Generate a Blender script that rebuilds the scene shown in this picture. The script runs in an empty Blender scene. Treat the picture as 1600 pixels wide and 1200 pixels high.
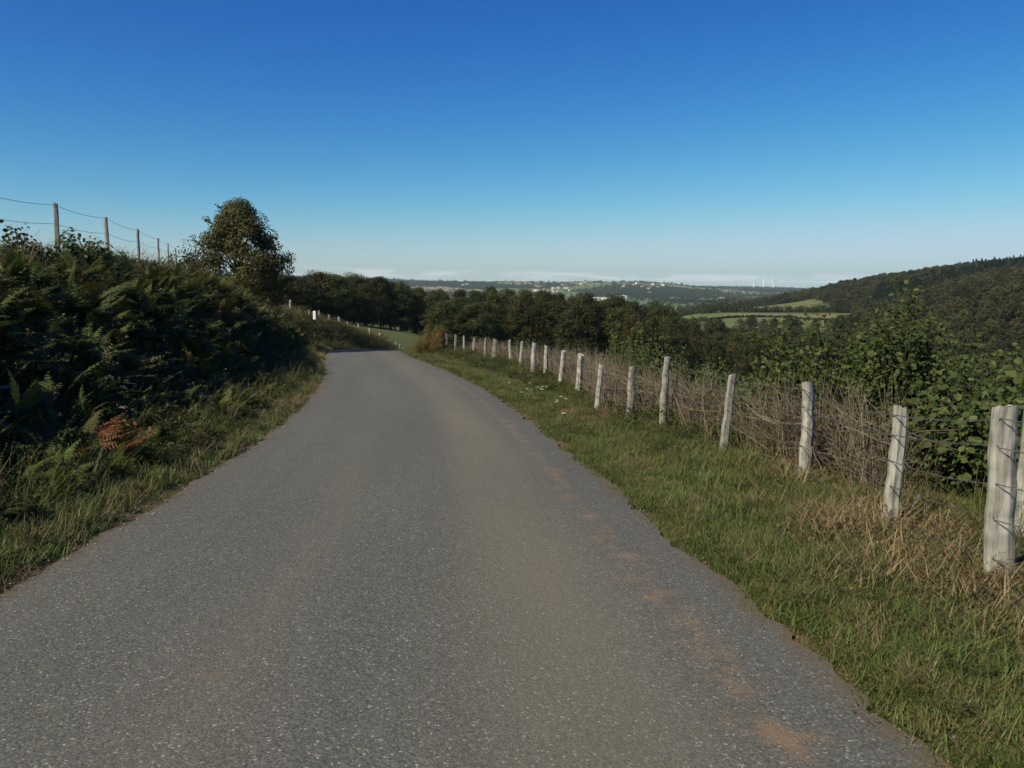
import bpy, math, random
import numpy as np
from mathutils import Matrix, Vector, Euler

# ------------------------------------------------------------------ camera, sky, sun, exposure
SC = bpy.context.scene
COL = SC.collection
EYE = 1.55
PITCH, ROLL = math.radians(7.32), math.radians(0.8)
cam_data = bpy.data.cameras.new('camera')
cam_data.sensor_width = 36.0
cam_data.lens = 28.0
cam_data.clip_start = 0.05
cam_data.clip_end = 60000.0
cam = bpy.data.objects.new('camera', cam_data)
COL.objects.link(cam)
cam.matrix_world = (Matrix.Translation((0, 0, EYE)) @ Matrix.Rotation(math.radians(90) - PITCH, 4, 'X')
                    @ Matrix.Rotation(ROLL, 4, 'Z'))
SC.camera = cam

SUN_AZ = math.radians(-130.0)      # clockwise from +Y (straight ahead): left and a little behind the camera
SUN_EL = math.radians(42.0)
w = bpy.data.worlds.new('World'); SC.world = w; w.use_nodes = True
nt = w.node_tree; nt.nodes.clear()
n_out = nt.nodes.new('ShaderNodeOutputWorld'); n_bg = nt.nodes.new('ShaderNodeBackground')
n_sky = nt.nodes.new('ShaderNodeTexSky'); n_sky.sky_type = 'NISHITA'; n_sky.sun_disc = False
n_sky.sun_elevation = SUN_EL; n_sky.sun_rotation = SUN_AZ
n_sky.altitude = 300; n_sky.air_density = 1.0; n_sky.dust_density = 0.1; n_sky.ozone_density = 3.0
n_bg.inputs['Strength'].default_value = 0.12
# a low bank of far cumulus all round the horizon
tc = nt.nodes.new('ShaderNodeTexCoord'); sep = nt.nodes.new('ShaderNodeSeparateXYZ')
nt.links.new(tc.outputs['Generated'], sep.inputs[0])
mp = nt.nodes.new('ShaderNodeMapping'); mp.inputs['Scale'].default_value = (14, 14, 120)
nt.links.new(tc.outputs['Generated'], mp.inputs[0])
nz = nt.nodes.new('ShaderNodeTexNoise'); nz.inputs['Scale'].default_value = 1.0; nz.inputs['Detail'].default_value = 6
nt.links.new(mp.outputs[0], nz.inputs['Vector'])
r1 = nt.nodes.new('ShaderNodeMapRange'); r1.interpolation_type = 'SMOOTHSTEP'
r1.inputs[1].default_value = 0.45; r1.inputs[2].default_value = 0.60
nt.links.new(nz.outputs[0], r1.inputs[0])
r2 = nt.nodes.new('ShaderNodeMapRange'); r2.interpolation_type = 'SMOOTHSTEP'
r2.inputs[1].default_value = 0.017; r2.inputs[2].default_value = 0.009
nt.links.new(sep.outputs['Z'], r2.inputs[0])
r3 = nt.nodes.new('ShaderNodeMapRange'); r3.interpolation_type = 'SMOOTHSTEP'
r3.inputs[1].default_value = 0.001; r3.inputs[2].default_value = 0.006
nt.links.new(sep.outputs['Z'], r3.inputs[0])
mu = nt.nodes.new('ShaderNodeMath'); mu.operation = 'MULTIPLY'
nt.links.new(r1.outputs[0], mu.inputs[0]); nt.links.new(r2.outputs[0], mu.inputs[1])
mu2 = nt.nodes.new('ShaderNodeMath'); mu2.operation = 'MULTIPLY'
nt.links.new(mu.outputs[0], mu2.inputs[0]); nt.links.new(r3.outputs[0], mu2.inputs[1])
mu3 = nt.nodes.new('ShaderNodeMath'); mu3.operation = 'MULTIPLY'; mu3.inputs[1].default_value = 0.7
nt.links.new(mu2.outputs[0], mu3.inputs[0])
mixc = nt.nodes.new('ShaderNodeMix'); mixc.data_type = 'RGBA'
# deep late-summer blue: the sky's own colour with more contrast between zenith and horizon
sepc = nt.nodes.new('ShaderNodeSeparateColor'); comb = nt.nodes.new('ShaderNodeCombineColor')
nt.links.new(n_sky.outputs[0], sepc.inputs[0])
SKY_S = 0.12
for ch, (kk, ref, pw, top) in enumerate(((.0042, .117, 2.45, 6.6), (.069, .235, 1.58, 3.72), (.322, .445, .85, 2.5))):
    q1 = nt.nodes.new('ShaderNodeMath'); q1.operation = 'MULTIPLY'; q1.inputs[1].default_value = SKY_S / ref
    q2 = nt.nodes.new('ShaderNodeMath'); q2.operation = 'POWER'; q2.inputs[1].default_value = pw
    q3 = nt.nodes.new('ShaderNodeMath'); q3.operation = 'MULTIPLY'; q3.inputs[1].default_value = kk / SKY_S
    nt.links.new(sepc.outputs[ch], q1.inputs[0]); q4 = nt.nodes.new('ShaderNodeMath'); q4.operation = 'SMOOTH_MIN'; q4.inputs[1].default_value = top; q4.inputs[2].default_value = top * .55; nt.links.new(q1.outputs[0], q4.inputs[0]); nt.links.new(q4.outputs[0], q2.inputs[0]); nt.links.new(q2.outputs[0], q3.inputs[0]); nt.links.new(q3.outputs[0], comb.inputs[ch])
nt.links.new(mu3.outputs[0], mixc.inputs[0]); nt.links.new(comb.outputs[0], mixc.inputs[6])
mixc.inputs[7].default_value = (5.6, 5.8, 6.1, 1)
nt.links.new(mixc.outputs[2], n_bg.inputs['Color']); nt.links.new(n_bg.outputs[0], n_out.inputs['Surface'])

sun_data = bpy.data.lights.new('sun', 'SUN'); sun_data.energy = 5.0; sun_data.angle = math.radians(0.5)
sun_data.color = (1.0, 0.92, 0.66)
sun = bpy.data.objects.new('sun', sun_data); COL.objects.link(sun)
to_sun = Vector((math.sin(SUN_AZ) * math.cos(SUN_EL), math.cos(SUN_AZ) * math.cos(SUN_EL), math.sin(SUN_EL)))
sun.rotation_euler = to_sun.to_track_quat('Z', 'Y').to_euler()
sun.location = (-30, -20, 60)

SC.view_settings.view_transform = 'Standard'; SC.view_settings.look = 'None'
SC.view_settings.exposure = 0.35; SC.view_settings.gamma = 1.0; SC.view_settings.use_curve_mapping = False
SC.render.engine = 'CYCLES'
SC.cycles.max_bounces = 4; SC.cycles.diffuse_bounces = 2; SC.cycles.glossy_bounces = 2
SC.cycles.transmission_bounces = 4; SC.cycles.volume_bounces = 1; SC.cycles.transparent_max_bounces = 8
SC.cycles.use_adaptive_sampling = True; SC.cycles.adaptive_threshold = .02
SC.cycles.use_denoising = True

# ------------------------------------------------------------------ small helpers
rng = np.random.default_rng(7)
random.seed(7)

def sstep(a, b, x):
    t = np.clip((np.asarray(x, float) - a) / (b - a), 0, 1)
    return t * t * (3 - 2 * t)

def hash2(ix, iy, seed=0):
    h = (ix.astype(np.int64) * 374761393 + iy.astype(np.int64) * 668265263 + seed * 974711) & 0x7fffffff
    h = ((h ^ (h >> 13)) * 1274126177) & 0x7fffffff
    h = (h ^ (h >> 16)) & 0xffff
    return h / 65535.0

def vnoise(x, y, seed=0):
    x = np.asarray(x, float); y = np.asarray(y, float)
    ix = np.floor(x); iy = np.floor(y); fx = x - ix; fy = y - iy
    fx = fx * fx * (3 - 2 * fx); fy = fy * fy * (3 - 2 * fy)
    a = hash2(ix, iy, seed); b = hash2(ix + 1, iy, seed); c = hash2(ix, iy + 1, seed); d = hash2(ix + 1, iy + 1, seed)
    return (a + (b - a) * fx) * (1 - fy) + (c + (d - c) * fx) * fy

def fnoise(x, y, seed=0, oct=3):
    s = 0; a = 0.5; n = 0
    for i in range(oct):
        s = s + a * vnoise(np.asarray(x) * 2 ** i, np.asarray(y) * 2 ** i, seed + i * 17); n += a; a *= 0.5
    return s / n

class MB:
    """collects vertices and faces, then makes one mesh"""
    def __init__(self):
        self.V = []; self.F = []; self.n = 0; self.M = []
    def add(self, V, F, mi=0):
        V = np.asarray(V, float).reshape(-1, 3); F = np.asarray(F, int)
        self.V.append(V); self.F.append(F + self.n); self.n += len(V)
        self.M.append(np.full(len(F), mi, int))
    def mesh(self, name, mats, smooth=False):
        me = bpy.data.meshes.new(name)
        V = np.concatenate(self.V) if self.V else np.zeros((0, 3))
        me.vertices.add(len(V)); me.vertices.foreach_set('co', V.astype(np.float32).ravel())
        tot = sum(f.size for f in self.F); npoly = sum(len(f) for f in self.F)
        if npoly:
            me.loops.add(tot); me.loops.foreach_set('vertex_index', np.concatenate([f.ravel() for f in self.F]).astype(np.int32))
            me.polygons.add(npoly)
            sizes = np.concatenate([np.full(len(f), f.shape[1]) for f in self.F])
            st = np.concatenate([[0], np.cumsum(sizes)[:-1]])
            me.polygons.foreach_set('loop_start', st.astype(np.int32))
            me.polygons.foreach_set('material_index', np.concatenate(self.M).astype(np.int32))
            me.polygons.foreach_set('use_smooth', np.full(npoly, smooth))
        for m in (mats if isinstance(mats, (list, tuple)) else [mats]):
            me.materials.append(m)
        me.update(calc_edges=True)
        return me
    def obj(self, name, mats, parent=None, smooth=False, link=True):
        o = bpy.data.objects.new(name, self.mesh(name, mats, smooth))
        if link: COL.objects.link(o)
        if parent is not None: o.parent = parent
        return o

def tube(mb, P, R, sides=4, mi=0, cap=True):
    P = np.asarray(P, float); n = len(P); R = np.broadcast_to(np.asarray(R, float), (n,))
    T = np.gradient(P, axis=0); T /= np.linalg.norm(T, axis=1, keepdims=True) + 1e-9
    up = np.array([0, 0, 1.0]) if abs(T[:, 2]).mean() < 0.8 else np.array([1.0, 0, 0])
    A = np.cross(T, up); A /= np.linalg.norm(A, axis=1, keepdims=True) + 1e-9
    B = np.cross(T, A)
    ang = np.arange(sides) * 2 * math.pi / sides
    V = P[:, None, :] + R[:, None, None] * (np.cos(ang)[None, :, None] * A[:, None, :] + np.sin(ang)[None, :, None] * B[:, None, :])
    i = np.arange(n - 1)[:, None] * sides; j = np.arange(sides)[None, :]; k = (j + 1) % sides
    F = np.stack([i + j, i + k, i + sides + k, i + sides + j], -1).reshape(-1, 4)
    mb.add(V.reshape(-1, 3), F, mi)
    if cap and sides >= 3:
        mb.add(V[-1], [list(range(sides))], mi)

def unit(a):
    return a / (np.linalg.norm(a, axis=-1, keepdims=True) + 1e-9)

def leaves(mb, P, D, N, L, W, fold=0.25, mi=0, hexa=False):
    """leaf blades at P, along D, facing N"""
    P = np.asarray(P, float); m = len(P); D = unit(D); S = unit(np.cross(D, N)); N = np.cross(S, D)
    L = np.broadcast_to(L, (m,))[:, None]; W = np.broadcast_to(W, (m,))[:, None]
    if not hexa:
        a = P; t = P + D * L; l = P + D * L * .45 - S * W * .5 + N * W * fold; r = P + D * L * .45 + S * W * .5 + N * W * fold
        V = np.stack([a, r, t, l], 1).reshape(-1, 3)
        b = np.arange(m)[:, None] * 4
        F = np.concatenate([b + np.array([[0, 1, 2]]), b + np.array([[0, 2, 3]])])
    else:
        t = P + D * L - N * L * .12
        l1 = P + D * L * .22 - S * W * .42 + N * W * fold; l2 = P + D * L * .65 - S * W * .45 + N * W * fold * .7
        q1 = P + D * L * .22 + S * W * .42 + N * W * fold; q2 = P + D * L * .65 + S * W * .45 + N * W * fold * .7
        V = np.stack([P, q1, q2, t, l2, l1], 1).reshape(-1, 3)
        b = np.arange(m)[:, None] * 6
        F = np.concatenate([b + np.array([[0, 1, 2, 3]]), b + np.array([[0, 3, 4, 5]])])
    mb.add(V, F, mi)

def rand_dirs(n, r=None):
    r = r or rng
    return unit(r.normal(size=(n, 3)))

def tag(o, label=None, cat=None, group=None, kind=None):
    if label: o['label'] = label
    if cat: o['category'] = cat
    if group: o['group'] = group
    if kind: o['kind'] = kind
    return o

def empty(name, loc, rz=0.0, scale=1.0):
    o = bpy.data.objects.new(name, None); COL.objects.link(o)
    o.location = loc; o.rotation_euler = (0, 0, rz); o.scale = (scale,) * 3
    o.empty_display_size = 0.2
    return o

# ------------------------------------------------------------------ materials
def new_mat(name):
    m = bpy.data.materials.new(name); m.use_nodes = True
    t = m.node_tree; t.nodes.clear()
    out = t.nodes.new('ShaderNodeOutputMaterial')
    return m, t, out

def nd(t, typ, **kw):
    n = t.nodes.new(typ)
    for k, v in kw.items(): setattr(n, k, v)
    return n

def ramp(t, stops, fac):
    r = nd(t, 'ShaderNodeValToRGB')
    e = r.color_ramp.elements
    while len(e) < len(stops): e.new(0.5)
    for el, (p, c) in zip(e, stops):
        el.position = p; el.color = (*c, 1)
    t.links.new(fac, r.inputs[0])
    return r

def leaf_mat(name, cols, trans=0.3, rough=0.55, obj_var=0.35, spec=0.25, hue_var=0.05):
    m, t, out = new_mat(name)
    g = nd(t, 'ShaderNodeNewGeometry')
    stops = [(i / max(1, len(cols) - 1), c) for i, c in enumerate(cols)]
    r = ramp(t, stops, g.outputs['Random Per Island'])
    oi = nd(t, 'ShaderNodeObjectInfo')
    hs = nd(t, 'ShaderNodeHueSaturation')
    mr = nd(t, 'ShaderNodeMapRange'); mr.inputs[3].default_value = 1 - obj_var; mr.inputs[4].default_value = 1 + obj_var
    t.links.new(oi.outputs['Random'], mr.inputs[0]); t.links.new(mr.outputs[0], hs.inputs['Value'])
    mh = nd(t, 'ShaderNodeMath', operation='MULTIPLY'); mh.inputs[1].default_value = 7.31
    fr = nd(t, 'ShaderNodeMath', operation='FRACT')
    t.links.new(oi.outputs['Random'], mh.inputs[0]); t.links.new(mh.outputs[0], fr.inputs[0])
    m2 = nd(t, 'ShaderNodeMapRange'); m2.inputs[3].default_value = 0.5 - hue_var; m2.inputs[4].default_value = 0.5 + hue_var * .6
    t.links.new(fr.outputs[0], m2.inputs[0]); t.links.new(m2.outputs[0], hs.inputs['Hue'])
    t.links.new(r.outputs[0], hs.inputs['Color'])
    p = nd(t, 'ShaderNodeBsdfPrincipled'); p.inputs['Roughness'].default_value = rough
    p.inputs['Specular IOR Level'].default_value = spec
    t.links.new(hs.outputs[0], p.inputs['Base Color'])
    tr = nd(t, 'ShaderNodeBsdfTranslucent'); t.links.new(hs.outputs[0], tr.inputs['Color'])
    mx = nd(t, 'ShaderNodeMixShader'); mx.inputs[0].default_value = trans
    t.links.new(p.outputs[0], mx.inputs[1]); t.links.new(tr.outputs[0], mx.inputs[2])
    t.links.new(mx.outputs[0], out.inputs['Surface'])
    return m

def wood_mat(name, cols, scale=6.0, stretch=10.0, rough=0.9, bump=0.4):
    m, t, out = new_mat(name)
    tc = nd(t, 'ShaderNodeTexCoord'); mp = nd(t, 'ShaderNodeMapping')
    mp.inputs['Scale'].default_value = (scale * stretch, scale * stretch, scale)
    t.links.new(tc.outputs['Object'], mp.inputs[0])
    oi = nd(t, 'ShaderNodeObjectInfo')
    va = nd(t, 'ShaderNodeVectorMath', operation='ADD'); t.links.new(mp.outputs[0], va.inputs[0])
    vs = nd(t, 'ShaderNodeVectorMath', operation='SCALE'); vs.inputs[0].default_value = (37, 11, 59)
    t.links.new(oi.outputs['Random'], vs.inputs['Scale']); t.links.new(vs.outputs[0], va.inputs[1])
    n1 = nd(t, 'ShaderNodeTexNoise'); n1.inputs['Scale'].default_value = 1.0; n1.inputs['Detail'].default_value = 6; n1.inputs['Roughness'].default_value = .65
    t.links.new(va.outputs[0], n1.inputs['Vector'])
    n2 = nd(t, 'ShaderNodeTexNoise'); n2.inputs['Scale'].default_value = 9.0; n2.inputs['Detail'].default_value = 4
    t.links.new(tc.outputs['Object'], n2.inputs['Vector'])
    ad = nd(t, 'ShaderNodeMix'); ad.data_type = 'FLOAT'; ad.inputs[0].default_value = 0.4
    t.links.new(n1.outputs[0], ad.inputs[2]); t.links.new(n2.outputs[0], ad.inputs[3])
    r = ramp(t, [(0.32, cols[0]), (0.5, cols[1]), (0.66, cols[2])], ad.outputs[0])
    hs = nd(t, 'ShaderNodeHueSaturation')
    mr = nd(t, 'ShaderNodeMapRange'); mr.inputs[3].default_value = .75; mr.inputs[4].default_value = 1.15
    t.links.new(oi.outputs['Random'], mr.inputs[0]); t.links.new(mr.outputs[0], hs.inputs['Value']); t.links.new(r.outputs[0], hs.inputs['Color'])
    p = nd(t, 'ShaderNodeBsdfPrincipled'); p.inputs['Roughness'].default_value = rough; p.inputs['Specular IOR Level'].default_value = .15
    t.links.new(hs.outputs[0], p.inputs['Base Color'])
    b = nd(t, 'ShaderNodeBump'); b.inputs['Strength'].default_value = bump; b.inputs['Distance'].default_value = .01
    t.links.new(n1.outputs[0], b.inputs['Height']); t.links.new(b.outputs[0], p.inputs['Normal'])
    t.links.new(p.outputs[0], out.inputs['Surface'])
    return m

def plain_mat(name, col, rough=0.7, metal=0.0, var=0.15, scale=8.0):
    m, t, out = new_mat(name)
    tc = nd(t, 'ShaderNodeTexCoord'); n1 = nd(t, 'ShaderNodeTexNoise'); n1.inputs['Scale'].default_value = scale; n1.inputs['Detail'].default_value = 5
    t.links.new(tc.outputs['Object'], n1.inputs['Vector'])
    r = ramp(t, [(0.25, tuple(c * (1 - var) for c in col)), (0.75, tuple(min(1, c * (1 + var)) for c in col))], n1.outputs[0])
    p = nd(t, 'ShaderNodeBsdfPrincipled'); p.inputs['Roughness'].default_value = rough; p.inputs['Metallic'].default_value = metal
    t.links.new(r.outputs[0], p.inputs['Base Color']); t.links.new(p.outputs[0], out.inputs['Surface'])
    return m

M = {}
M['leaf_wood'] = leaf_mat('wood_leaves', [(.026, .033, .011), (.038, .045, .013), (.054, .052, .015), (.032, .038, .012)], trans=.25, hue_var=.045, obj_var=.45, spec=.12)
M['leaf_hill'] = leaf_mat('hill_leaves', [(.028, .037, .012), (.044, .050, .016), (.066, .056, .019)], trans=.15, obj_var=.5, hue_var=.06, spec=.1)
M['leaf_far'] = leaf_mat('far_leaves', [(.024, .036, .014), (.036, .050, .018), (.046, .050, .020)], trans=.1, obj_var=.4, hue_var=.03, spec=.08)
M['leaf_conifer'] = leaf_mat('conifer_needles', [(.012, .022, .010), (.02, .034, .014)], trans=.05, obj_var=.2, hue_var=.02)
M['leaf_oak'] = leaf_mat('bank_tree_leaves', [(.055, .060, .018), (.088, .082, .025), (.115, .094, .030), (.066, .074, .022)], trans=.35, obj_var=.05, hue_var=.0)
M['leaf_hazel'] = leaf_mat('hazel_leaves', [(.050, .085, .022), (.036, .064, .018), (.075, .105, .028), (.060, .078, .024), (.11, .13, .04)], trans=.32, obj_var=.12, spec=.18, rough=.55, hue_var=.015)
M['leaf_bramble'] = leaf_mat('bramble_leaves', [(.030, .048, .014), (.046, .066, .018), (.066, .060, .020), (.040, .055, .016)], trans=.25, hue_var=.04)
M['leaf_weed'] = leaf_mat('verge_weed_leaves', [(.060, .085, .022), (.085, .110, .030), (.105, .110, .034), (.070, .088, .024)], trans=.3, hue_var=.03, spec=.12)
M['fern'] = leaf_mat('bracken_green', [(.050, .072, .018), (.072, .092, .022), (.100, .098, .026)], trans=.3, hue_var=.04)
M['fern_brown'] = leaf_mat('bracken_rust', [(.125, .058, .018), (.185, .085, .024), (.10, .052, .018)], trans=.3, obj_var=.2, hue_var=.015)
M['grass'] = leaf_mat('grass_blades', [(.064, .098, .024), (.098, .138, .033), (.094, .118, .030), (.140, .132, .048)], trans=.3, obj_var=.3, hue_var=.035)
M['grass_dry'] = leaf_mat('dry_grass_blades', [(.20, .145, .075), (.27, .205, .115), (.15, .11, .055), (.23, .165, .09)], trans=.25, obj_var=.3, hue_var=.02)
M['ochre'] = leaf_mat('ochre_weed', [(.145, .078, .028), (.20, .105, .034), (.11, .072, .024), (.085, .080, .024)], trans=.25, obj_var=.2, hue_var=.02)
M['bark'] = wood_mat('bark', [(.05, .042, .032), (.085, .07, .053), (.13, .11, .085)], 3, 4)
M['stem'] = wood_mat('green_stem', [(.045, .05, .02), (.075, .075, .03), (.11, .09, .045)], 3, 4)
M['twig'] = leaf_mat('dead_twigs', [(.11, .072, .048), (.155, .115, .08), (.20, .165, .125), (.085, .058, .040), (.29, .25, .20)], trans=.0, rough=.9, spec=.1, hue_var=.0, obj_var=.0)
M['post'] = wood_mat('weathered_post', [(.10, .09, .076), (.275, .262, .235), (.43, .415, .38)], 2.2, 14, bump=1.0)
M['post_far'] = wood_mat('pale_post', [(.30, .29, .26), (.42, .41, .37), (.52, .50, .46)], 2.2, 8)
M['wire'] = plain_mat('rusty_wire', (.16, .15, .145), .55, .6)
M['white'] = plain_mat('white_paint', (.78, .79, .78), .5)
M['flower_white'] = plain_mat('white_petals', (.75, .74, .66), .7)
M['flower_pink'] = plain_mat('faded_pink_florets', (.30, .21, .18), .8)
M['render_white'] = plain_mat('white_render', (.72, .69, .62), .8)
M['roof_tile'] = plain_mat('clay_roof', (.30, .19, .14), .8)
M['dark_glass'] = plain_mat('dark_glass', (.03, .035, .04), .2)
M['roof_pale'] = plain_mat('pale_sheet_roof', (.46, .43, .40), .8)
M['pebble'] = plain_mat('pebble_stone', (.27, .255, .235), .8, var=.4, scale=3)

# ------------------------------------------------------------------ the lie of the land
def smooth_table(xs, ys, lo, hi, step, win):
    g = np.arange(lo, hi, step); v = np.interp(g, xs, ys)
    k = int(win / step) | 1
    vp = np.pad(v, k // 2, mode='reflect', reflect_type='odd')
    for _ in range(2):
        v = np.convolve(vp, np.ones(k) / k, 'valid'); vp = np.pad(v, k // 2, mode='reflect', reflect_type='odd')
    return g, v

_rx = [(-30, 1.9), (0, -.45), (4.75, -.8), (14, -1.75), (22, -3.05), (31, -5.0), (40, -7.2), (50, -9.4), (62, -11.2), (75, -11.7), (90, -11.0), (105, -9.0), (125, -4.0), (150, 6.0), (200, 32), (260, 66)]
_rz = [(-30, 2.2), (0, 0), (5, -.375), (12, -.90), (22, -1.42), (40, -2.40), (51, -2.95), (57, -3.45), (65, -4.40), (80, -6.5), (100, -9.2), (125, -12.4), (150, -15.2), (200, -20), (260, -27)]
RY, RXC = smooth_table(*zip(*_rx), -30, 260, .25, 7)
_, RZC = smooth_table(*zip(*_rz), -30, 260, .25, 5)
RDX = np.gradient(RXC, RY)
_bh = [(-30, 1.9), (5, 2.0), (13, 2.2), (17, 2.55), (28, 3.2), (36, 3.15), (45, 2.4), (55, 1.95), (66, 2.9), (80, 3.3), (100, 2.8), (125, 1.2), (150, 0), (260, 0)]
_, BH = smooth_table(*zip(*_bh), -30, 260, .25, 6)

def road_st(x, y):
    """for points: height of the road nearby, signed side distance, index"""
    x = np.asarray(x, float); y = np.asarray(y, float)
    yy = np.array(y)
    for _ in range(4):           # walk to the foot of the perpendicular
        c = np.interp(yy, RY, RXC); d = np.interp(yy, RY, RDX)
        yy = np.clip(y + (x - c) * d * 0.9 + 0 * y, -30, 259) * .6 + yy * .4
    c = np.interp(yy, RY, RXC); d = np.interp(yy, RY, RDX)
    t = ((x - c) - d * (y - yy)) / np.sqrt(1 + d * d)
    return np.interp(yy, RY, RZC), t, np.interp(yy, RY, BH), yy

def hor(px): return 440 + (px - 800) * .014

_far = [  # (picture column, distance, height above the eye)
 (100, 60, 1.5), (300, 60, .0), (450, 60, -2.6), (600, 60, -5), (800, 60, -7.5), (1000, 60, -10), (1300, 60, -16), (1650, 60, -18),
 (100, 100, 0), (300, 100, -2.5), (450, 100, -4.4), (560, 100, -6.2), (620, 100, -8.6), (700, 100, -10.5), (800, 100, -13), (1000, 100, -16), (1300, 100, -24), (1650, 100, -26),
 (100, 160, -3), (300, 160, -5), (450, 160, -7.2), (600, 160, -9.8), (650, 160, -10.8), (700, 160, -12.6), (800, 160, -16), (1000, 160, -21), (1300, 160, -33), (1650, 160, -34),
 (100, 230, -6), (300, 230, -8), (600, 230, -14), (700, 230, -17), (800, 230, -20), (1000, 230, -27), (1300, 230, -42), (1650, 230, -36),
 (100, 400, -16), (300, 400, -20), (600, 400, -32), (1000, 400, -45), (1200, 400, -46), (1330, 400, -40), (1480, 400, -24), (1650, 400, -8),
 (100, 560, -30), (600, 560, -48), (1000, 560, -42), (1100, 560, -31), (1220, 560, -29), (1330, 560, -30), (1480, 560, -12), (1650, 560, 3),
 (100, 700, -40), (600, 700, -56), (900, 700, -52), (1040, 700, -32), (1120, 700, -26), (1250, 700, -25), (1330, 700, -24), (1480, 700, -4), (1650, 700, 12),
 (600, 850, -62), (950, 850, -52), (1060, 850, -34), (1130, 850, -26.5), (1250, 850, -21), (1330, 850, -13), (1480, 850, 6), (1650, 850, 24),
 (100, 1000, -50), (600, 1000, -66), (950, 1000, -60), (1100, 1000, -34), (1200, 1000, -25), (1260, 1000, -16), (1300, 1000, -8), (1400, 1000, 7), (1500, 1000, 19), (1600, 1000, 27), (1700, 1000, 31),
 (100, 1400, -60), (500, 1400, -70), (800, 1400, -72), (1000, 1400, -66), (1120, 1400, -50), (1220, 1400, -44), (1350, 1400, -25), (1500, 1400, 0), (1650, 1400, 15),
 (100, 2000, -70), (500, 2000, -66), (800, 2000, -72), (950, 2000, -62), (1100, 2000, -52), (1250, 2000, -56), (1500, 2000, -30), (1700, 2000, -20),
 (100, 2600, -60), (500, 2600, -56), (700, 2600, -60), (850, 2600, -58), (950, 2600, -52), (1100, 2600, -54), (1250, 2600, -52), (1650, 2600, -45),
 (100, 3300, -50), (500, 3300, -46), (700, 3300, -56), (850, 3300, -50), (950, 3300, -44), (1050, 3300, -46), (1150, 3300, -52), (1650, 3300, -50),
 (100, 3800, -34), (500, 3800, -30), (700, 3800, -46), (850, 3800, -36), (950, 3800, -29), (1050, 3800, -34), (1150, 3800, -46), (1650, 3800, -50),
 (100, 4200, -14), (500, 4200, -10), (700, 4200, -27), (850, 4200, -18), (950, 4200, -11), (1050, 4200, -17), (1150, 4200, -38), (1650, 4200, -48),
 (100, 4500, 2), (450, 4500, 6), (600, 4500, -3), (680, 4500, -12), (750, 4500, -9), (850, 4500, -5), (930, 4500, 2), (1000, 4500, 4), (1030, 4500, 0), (1080, 4500, -16), (1150, 4500, -32), (1300, 4500, -35), (1650, 4500, -45),
 (100, 5600, -20), (450, 5600, -12), (700, 5600, -26), (900, 5600, -20), (1050, 5600, -26), (1120, 5600, -32), (1200, 5600, -32), (1650, 5600, -50),
 (100, 6800, -30), (500, 6800, -20), (700, 6800, -30), (900, 6800, -30), (1050, 6800, -27), (1120, 6800, -24), (1200, 6800, -26), (1300, 6800, -30), (1650, 6800, -40),
 (100, 9000, -80), (700, 9000, -80), (1200, 9000, -80), (1650, 9000, -80),
 (100, 14000, -160), (800, 14000, -160), (1650, 14000, -160),
]
_fp = np.array(_far, float)
_fu = np.stack([_fp[:, 0] / 260, np.log(_fp[:, 1]) * 2.2], 1)
_D = np.linalg.norm(_fu[:, None] - _fu[None], axis=-1)
_phi = lambda r: np.sqrt(r * r + .03)
_A = np.block([[-_phi(_D), np.ones((len(_fu), 1))], [np.ones((1, len(_fu))), np.zeros((1, 1))]])
_Wt = np.linalg.solve(_A, np.append(_fp[:, 2] / _fp[:, 1], 0))   # interpolate slope angles, so far ridges keep their skyline

def far_h(x, y):
    y = np.maximum(np.asarray(y, float), 45.0); x = np.asarray(x, float)
    px = np.clip(800 + 1245 * x / y, 60, 1690)
    u = np.stack([px / 260, np.log(np.minimum(y, 15000)) * 2.2], -1)
    sh = u.shape[:-1]; u = u.reshape(-1, 2); out = np.empty(len(u))
    for i in range(0, len(u), 20000):
        d = np.linalg.norm(u[i:i + 20000, None] - _fu[None], axis=-1)
        out[i:i + 20000] = -_phi(d) @ _Wt[:-1] + _Wt[-1]
    return out.reshape(sh) * y + EYE

def ground_h(x, y):
    x = np.asarray(x, float); y = np.asarray(y, float)
    zr, t, bh, s = road_st(x, y)
    verge = zr - .06 + .07 * sstep(2.15, 2.6, np.abs(t)) + .04 * (fnoise(x * 1.3, y * 1.3, 3) - .5) * sstep(2.3, 3.0, np.abs(t))
    right = verge - .30 * np.maximum(t - 5.2, 0) ** 1.08
    right = np.maximum(right, verge - 24)
    lt = -t
    left = verge + bh * sstep(3.4, 6.6, lt) * (1 + .10 * (fnoise(x * .35, y * .35, 9) - .5)) + .05 * np.clip(lt - 6.5, 0, 40) + .10 * (fnoise(x * .8, y * .8, 5) - .5) * sstep(3, 4, lt)
    near = np.where(t > 0, right, left)
    far = far_h(x, y)
    ct = sstep(8.5, 2.6, np.abs(t)) * (y < 255)
    far = far * (1 - ct) + (zr - .06) * ct
    wf = sstep(72, 120, y)
    # beyond the bend the cutting's left bank keeps its shape
    h = near * (1 - wf) + far * wf
    amp = np.clip((y - 150) / 400, 0, 1)
    return h + amp * 2.0 * (fnoise(x / 60, y / 60, 21) - .5)

def gh(x, y): return float(ground_h(np.array([x]), np.array([y]))[0])

_mw = np.array(cam.matrix_world)
def at(px, py, y):
    """world point at distance y ahead seen in picture column px, row py (1600 wide photo)"""
    d = _mw[:3, :3] @ np.array([(px - 800) / 1245, -(py - 600) / 1245, -1.0])
    return np.array([0, 0, EYE]) + d * (y / d[1])
def col_x(px, y, py=None):
    return at(px, hor(px) + 10 if py is None else py, y)[0]

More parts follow.
